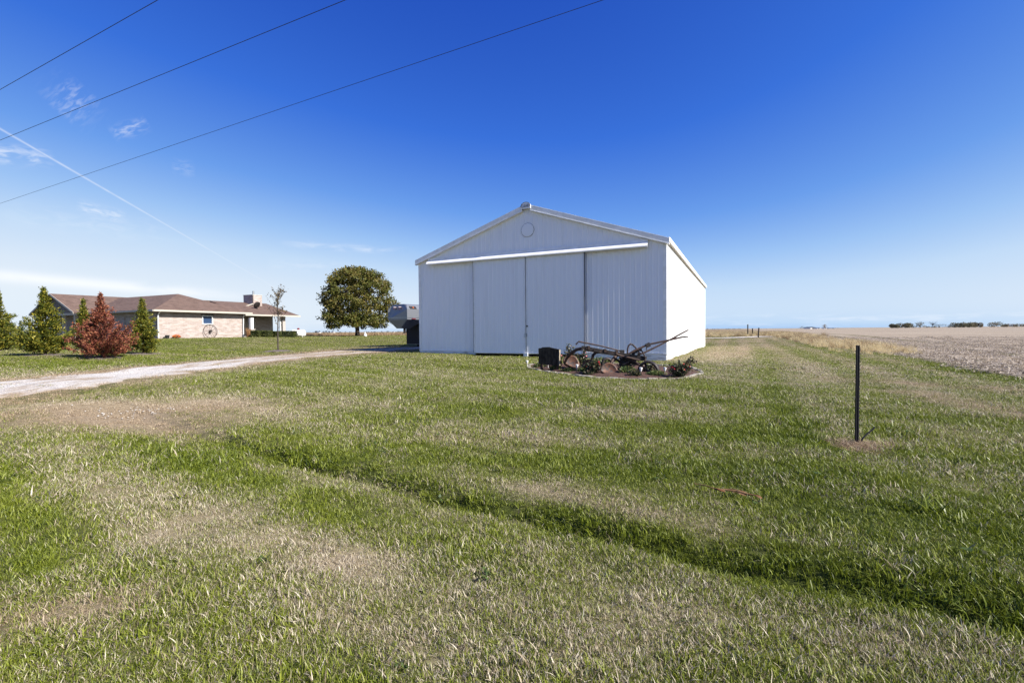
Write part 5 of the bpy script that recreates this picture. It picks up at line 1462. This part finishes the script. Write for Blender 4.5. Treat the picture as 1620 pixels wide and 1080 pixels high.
# ------------------------------------------------------------------ power lines
HW = 6.0
def wire(pa, pb, rad_, label):
    def hit(px, py):
        d = pix_dir(px, py); return Vector((0, 0, CAM_Z)) + d * (HW / d.z)
    a, c = hit(*pa), hit(*pb); d = (c - a).normalized()
    A, Bq = a - d * 70, c + d * 70
    pts = [A.lerp(Bq, k / 24) for k in range(25)]
    o = MB().tube(pts, rad_, 6, False).build('power_line', 'cable', fix=False, smooth=True)
    tag(o, label, 'power line', 'overhead power lines')
wire((0, 142), (250, 0), .0058, 'dark overhead power line cutting the top left corner, highest of three'); wire((0, 222), (547, 0), .0058, 'middle one of three dark overhead power lines'); wire((0, 322), (955, 0), .0052, 'lowest and longest of three overhead power lines')

# ------------------------------------------------------------------ grass, dry strip, field litter: instanced clumps on patches of ground
def proto(name, r, n, spread, h, wd, lean, material, segs=2):
    vs, fs = blade_clump(r, n, spread, h, wd, lean, segs)
    me = np_mesh(name, vs, fs, material, link_it=False)
    return bpy.data.objects.new(name, me)
def proto_col(name, objs_):
    c = bpy.data.collections.new(name)
    for o in objs_: c.objects.link(o)
    return c

def scatter_tree(name, layers, attrs=('dry', 'brown', 'lush')):
    """layers: (collection, density attribute, min scale, max scale, tilt, seed)"""
    ng = bpy.data.node_groups.new(name, 'GeometryNodeTree')
    ng.interface.new_socket('Geometry', in_out='INPUT', socket_type='NodeSocketGeometry')
    ng.interface.new_socket('Geometry', in_out='OUTPUT', socket_type='NodeSocketGeometry')
    N, Lk = ng.nodes, ng.links
    gi, go = N.new('NodeGroupInput'), N.new('NodeGroupOutput')
    join = N.new('GeometryNodeJoinGeometry')
    for colx, dn, s0, s1, tilt, seed in layers:
        dp_ = N.new('GeometryNodeDistributePointsOnFaces'); dp_.distribute_method = 'RANDOM'; dp_.inputs['Seed'].default_value = seed
        na = N.new('GeometryNodeInputNamedAttribute'); na.data_type = 'FLOAT'; na.inputs['Name'].default_value = dn
        Lk.new(gi.outputs[0], dp_.inputs['Mesh']); Lk.new(na.outputs['Attribute'], dp_.inputs['Density'])
        ci = N.new('GeometryNodeCollectionInfo'); ci.inputs['Collection'].default_value = colx; ci.inputs['Separate Children'].default_value = True; ci.inputs['Reset Children'].default_value = True
        ip = N.new('GeometryNodeInstanceOnPoints'); ip.inputs['Pick Instance'].default_value = True
        Lk.new(dp_.outputs['Points'], ip.inputs['Points']); Lk.new(ci.outputs[0], ip.inputs['Instance'])
        ri = N.new('FunctionNodeRandomValue'); ri.data_type = 'INT'; ri.inputs[4].default_value = 0; ri.inputs[5].default_value = 50; ri.inputs['Seed'].default_value = seed + 3
        Lk.new(ri.outputs[2], ip.inputs['Instance Index'])
        rv = N.new('FunctionNodeRandomValue'); rv.data_type = 'FLOAT_VECTOR'; rv.inputs[0].default_value = (-tilt, -tilt, 0); rv.inputs[1].default_value = (tilt, tilt, 6.283); rv.inputs['Seed'].default_value = seed + 1
        Lk.new(rv.outputs[0], ip.inputs['Rotation'])
        rs = N.new('FunctionNodeRandomValue'); rs.data_type = 'FLOAT'; rs.inputs[2].default_value = s0; rs.inputs[3].default_value = s1; rs.inputs['Seed'].default_value = seed + 2
        ha = N.new('GeometryNodeInputNamedAttribute'); ha.data_type = 'FLOAT'; ha.inputs['Name'].default_value = 'hgt'
        mu = N.new('ShaderNodeMath'); mu.operation = 'MULTIPLY'; Lk.new(rs.outputs[1], mu.inputs[0]); Lk.new(ha.outputs['Attribute'], mu.inputs[1])
        Lk.new(mu.outputs[0], ip.inputs['Scale'])
        Lk.new(ip.outputs[0], join.inputs[0])
    Lk.new(join.outputs[0], go.inputs[0])
    return ng

def scatter(name, x, y, faces, dens, ng, label, cat, extra=None, zoff=0.0):
    at = dict(dens); at.update(extra or {})
    o = np_mesh(name, np.stack([x, y, terrain(x, y) + zoff], 1), faces, 'turf', attrs=at)
    md = o.modifiers.new('scatter', 'NODES'); md.node_group = ng
    return tag(o, label, cat, None, 'stuff')

r = np.random.default_rng(201)
cA = proto_col('near_tufts', [proto('tuft', r, 40, .075, h_, .0062, ln_, 'lawn_blade', 3) for h_, ln_ in ((.050, .55), (.056, .6), (.042, .8), (.066, .45), (.022, 2.6))])
cB = proto_col('mid_tufts', [proto('tuft', r, 76, .18, h_, .0085, ln_, 'lawn_blade', 2) for h_, ln_ in ((.056, .6), (.064, .6), (.030, 2.2), (.072, .5))])
cC = proto_col('far_tufts', [proto('tuft', r, 120, .42, h_, .016, ln_, 'lawn_blade', 2) for h_, ln_ in ((.07, .8), (.08, .9), (.06, 1.2))])
# polar patch in front of the camera
na_, th = 190, np.linspace(R(90 + 62), R(90 - 62), 190)
rd = 1.0 * 1.021 ** np.arange(0, 225); rd = rd[rd < 100]
PX_, PR_ = np.meshgrid(th, rd, indexing='ij'); lx, ly = (PR_ * np.cos(PX_)).ravel(), (PR_ * np.sin(PX_)).ravel()
a_, c_ = PX_.shape; ii, jj = np.meshgrid(np.arange(a_ - 1), np.arange(c_ - 1), indexing='ij')
lf = np.stack([ii * c_ + jj, (ii + 1) * c_ + jj, (ii + 1) * c_ + jj + 1, ii * c_ + jj + 1], -1).reshape(-1, 4)
dry_, brown_, lush_ = lawn_attrs(lx, ly)
lr = np.hypot(lx, ly)
free = np.ones_like(lx)
bx = (lx - B0.x) * U_B[0] + (ly - B0.y) * U_B[1]; by = (lx - B0.x) * V_B[0] + (ly - B0.y) * V_B[1]
free[(bx > -.05) & (bx < BW + .05) & (by > -.03) & (by < BL + .1)] = 0
hx_ = (lx - H0.x) * U_B[0] + (ly - H0.y) * U_B[1]; hy_ = (lx - H0.x) * V_B[0] + (ly - H0.y) * V_B[1]
free[(hx_ > -19) & (hx_ < .1) & (hy_ > -1.6) & (hy_ < 13)] = 0
dd_ = drive_dist(lx, ly)
ds_f = smooth(13, 24, ly)
free *= np.clip(smooth(.95, 1.75, dd_) + .30 * ds_f * np.exp(-(dd_ / .5) ** 2), 0, 1) + .04
dry_ = np.clip(dry_ + .65 * np.exp(-((dd_ - 1.5) / .8) ** 2), .02, 1.2); brown_ = np.clip(brown_ + .8 * np.exp(-((dd_ - 1.4) / .7) ** 2), 0, 1)
lush_ = lush_ * (dd_ > 2)
free[in_bed(lx, ly, 1.0)] = 0
ed = edge_dist(lx, ly)
free *= 1 - smooth(-.3, .5, ed)
for (p_, r_) in RINGS: free *= smooth(r_ * .75, r_ * 1.05, np.hypot(lx - p_.x, ly - p_.y))
free *= .04 + .96 * smooth(.27, .44, np.hypot((lx - STRAW_C.x), (ly - STRAW_C.y) / .9))
# thin turf in the bare brown corner
bare_amt = np.clip(sum(capsule(lx, ly, *q[:2], q[2]) * q[3] for q in [seg(80, 655, 300, 660, .7, .25), seg(180, 662, 260, 660, .5, .3)]), 0, .45)
free *= 1 - bare_amt
off_ = .519 * lx + .855 * ly - 3.69
free *= 1 - .8 * np.exp(-(off_ / .055) ** 2) * (-.855 * lx + .519 * ly < 9.6)
dA_ = 340 * (1 + 1.3 * (1 - smooth(2.6, 5.0, lr))) * (1 - smooth(6.0, 8.5, lr)) * free
dB_ = 85 * smooth(5.5, 7.5, lr) * (1 - smooth(16, 21, lr)) * free
dC_ = (15 * (1 - smooth(30, 50, lr)) + 5) * smooth(15, 19, lr) * (1 - smooth(75, 95, lr)) * free
hgt_ = np.clip(.85 + .40 * lush_ - .45 * np.clip(dry_ - .35, 0, 1) - .25 * brown_, .5, 1.6) * (1 + .18 * np.sin(1.7 * lx + 2.3 * ly) * np.sin(2.9 * lx - 1.1 * ly)) * np.exp(np.random.default_rng(5).normal(0, .22, lx.shape))
# coarse fescue clumps and broad-leaved weeds here and there
cK = proto_col('coarse_tufts', [proto('coarse_tuft', r, 42, .07, h_, .0085, .8, 'lawn_blade', 3) for h_ in (.13, .16, .11)])
def weed_proto(r, n):
    a = r.uniform(0, 2 * np.pi, n); q = r.uniform(.01, .05, n)
    C = np.column_stack([q * np.cos(a), q * np.sin(a), r.uniform(.02, .045, n)])
    vs, fs = leaves(C, .015, r, 2.5, .6)
    return bpy.data.objects.new('weed', np_mesh('weed', vs, fs, 'weed_leaf', link_it=False))
cW = proto_col('weeds', [weed_proto(r, n_) for n_ in (9, 14, 7)])
dK_ = (.10 + 7 * sum(capsule(lx, ly, *q[:2], q[2]) * q[3] for q in [seg(600, 690, 670, 700, .35, 1), seg(690, 618, 760, 622, .7, .6), seg(1440, 605, 1570, 612, .6, .8), seg(1590, 670, 1620, 680, .4, 1), seg(560, 660, 640, 655, .5, .5), seg(300, 905, 420, 930, .25, .8), seg(20, 840, 130, 880, .3, .7), seg(900, 650, 1000, 660, .6, .3)])) * (lr < 25) * free
dW_ = .9 * (lr < 9) * free * (1 - smooth(.3, .7, brown_))
ng = scatter_tree('lawn_scatter', [(cK, 'dk', .7, 1.3, .15, 61), (cW, 'dw', .6, 1.3, .2, 71), (cA, 'dn', .55, 1.3, .14, 1), (cB, 'dm', .6, 1.45, .11, 11), (cC, 'df', .7, 1.4, .06, 21)])
scatter('grass', lx, ly, lf, {'dn': dA_, 'dm': dB_, 'df': dC_, 'dk': dK_, 'dw': dW_}, ng, 'mown lawn grass, green with straw-coloured patches', 'grass', {'dry': dry_, 'brown': brown_, 'lush': lush_, 'hgt': hgt_})

# tall dry grass along the field edge and beyond the barn
cT = proto_col('dry_tufts', [proto('dry_tuft', r, 70, .25, h_, .011, .45, m_, 3) for h_, m_ in ((.55, 'dry_grass'), (.7, 'dry_grass'), (.45, 'dry_grass'), (.75, 'dry_weed'), (.6, 'dry_grass'))])
gu, gv = np.meshgrid(np.linspace(-5, 5, 30), np.linspace(-6, 130, 240), indexing='ij')
sx_ = E0[0] + EN[0] * gu + ET[0] * gv; sy_ = E0[1] + EN[1] * gu + ET[1] * gv
a_, c_ = gu.shape; ii, jj = np.meshgrid(np.arange(a_ - 1), np.arange(c_ - 1), indexing='ij')
sf = np.stack([ii * c_ + jj, (ii + 1) * c_ + jj, (ii + 1) * c_ + jj + 1, ii * c_ + jj + 1], -1).reshape(-1, 4)
gu_, gv_ = gu.ravel(), gv.ravel()
wid_ = .95 * smooth(3, 12, gv_) + .25 + .5 * smooth(30, 60, gv_)
dT = 9 * np.exp(-((gu_ + .1) / wid_) ** 2) * smooth(10, 16, gv_) * (.4 + .6 * (np.sin(gv_ * .8) * np.sin(gv_ * .23 + 1) > -.5)) * (1 - smooth(105, 128, gv_))
ngT = scatter_tree('dry_scatter', [(cT, 'dn', .7, 1.25, .12, 31)])
scatter('tall_dry_grass', sx_.ravel(), sy_.ravel(), sf, {'dn': dT}, ngT, 'strip of tall straw-coloured grass between lawn and field', 'dry grass', {'hgt': np.clip(.40 + .45 * smooth(8, 20, gv_), .3, 1.1)})
# dry meadow beyond the barn
mx_, my_ = np.meshgrid(np.linspace(14, 62, 60), np.linspace(70, 150, 60), indexing='ij'); mx_, my_ = mx_.ravel(), my_.ravel()
ii, jj = np.meshgrid(np.arange(59), np.arange(59), indexing='ij')
mf = np.stack([ii * 60 + jj, (ii + 1) * 60 + jj, (ii + 1) * 60 + jj + 1, ii * 60 + jj + 1], -1).reshape(-1, 4)
inside = smooth(0, 2, my_ - (71 + 2 * np.sin(mx_ * .3))) * (1 - smooth(-1, 1.5, edge_dist(mx_, my_)))
scatter('dry_meadow', mx_, my_, mf, {'dn': 3.2 * inside}, ngT, 'meadow of tall dry grass behind the barn', 'dry grass', {'hgt': .8 + 0 * mx_})
# farm track in front of the meadow
tk = [(at_y(1095, 535, 66).x, 66), (at_y(1160, 534.5, 67).x, 67), (at_y(1215, 534, 69).x, 69)]
trk = spline([(10, 65)] + tk, 8); tt_ = unit(np.gradient(trk, axis=0)); nt_ = np.stack([tt_[:, 1], -tt_[:, 0]], 1)
tv = np.concatenate([np.column_stack([trk + nt_ * o_, np.zeros(len(trk))]) for o_ in (-1.2, 1.2)]); tv[:, 2] = terrain(tv[:, 0], tv[:, 1]) + .05
m_ = len(trk); tf = np.array([(i, i + 1, m_ + i + 1, m_ + i) for i in range(m_ - 1)])
tag(np_mesh('farm_track', tv, tf, 'gravel', attrs={'edge': np.zeros(2 * m_)}), 'pale gravel farm track behind the barn', None, None, 'structure')

# bean field left of the barn
cF = proto_col('bean_tufts', [proto('bean_tuft', r, 60, .6, h_, .035, .5, 'bean_field', 2) for h_ in (.5, .65, .45)])
qx, qy = np.meshgrid(np.linspace(-75, 12, 90), np.linspace(66, 170, 90), indexing='ij'); qx, qy = qx.ravel(), qy.ravel()
ii, jj = np.meshgrid(np.arange(89), np.arange(89), indexing='ij')
qf = np.stack([ii * 90 + jj, (ii + 1) * 90 + jj, (ii + 1) * 90 + jj + 1, ii * 90 + jj + 1], -1).reshape(-1, 4)
inb = smooth(0, 1.5, qy - (70 + .10 * (qx + 20)))
ngF = scatter_tree('bean_scatter', [(cF, 'dn', .7, 1.2, .08, 41)])
scatter('ripe_crop', qx, qy, qf, {'dn': 1.6 * inb}, ngF, 'ripe brown crop field beyond the maple', 'crop', {'hgt': 1.0 + 0 * qx})

# crop litter on the harvested field
def flake_proto(r, n, spread):
    C = np.column_stack([r.uniform(-spread, spread, (n, 2)), r.uniform(.0, .035, n)])
    U = unit(np.column_stack([r.normal(size=(n, 2)), r.normal(0, .22, n)])); V = unit(np.cross(U, np.column_stack([r.normal(0, .35, (n, 2)), np.ones(n)])))
    L_ = r.uniform(.02, .085, n)[:, None]; w_ = r.uniform(.004, .011, n)[:, None]
    vs = np.stack([C - U * L_ - V * w_, C + U * L_ - V * w_, C + U * L_ * 1.02 + V * w_, C - U * L_ + V * w_], 1).reshape(-1, 3)
    return bpy.data.objects.new('litter', np_mesh('litter', vs, np.arange(4 * n).reshape(n, 4), 'residue', link_it=False))
cL = proto_col('litter_tufts', [flake_proto(r, 110, .45) for _ in range(4)] + [proto('stubble', r, 14, .35, .14, .012, .6, 'residue', 2)])
lu, lv = np.meshgrid(np.linspace(-.2, 45, 70), np.linspace(-14, 60, 90), indexing='ij')
kx, ky = (E0[0] + EN[0] * lu + ET[0] * lv).ravel(), (E0[1] + EN[1] * lu + ET[1] * lv).ravel()
ii, jj = np.meshgrid(np.arange(69), np.arange(89), indexing='ij')
kf = np.stack([ii * 90 + jj, (ii + 1) * 90 + jj, (ii + 1) * 90 + jj + 1, ii * 90 + jj + 1], -1).reshape(-1, 4)
kd = 9 * np.exp(-np.hypot(kx - 15, ky - 13) / 22) * (.35 + .65 * (np.sin(lu.ravel() * 2 * np.pi / 3.1 + np.sin(lv.ravel() * .2)) > -.2))
ngL = scatter_tree('litter_scatter', [(cL, 'dn', .7, 1.4, .05, 51)])
scatter('field_litter', kx, ky, kf, {'dn': kd}, ngL, 'pale crop litter strewn over the harvested field', 'crop litter', {'hgt': 1.0 + 0 * kx}, .035)
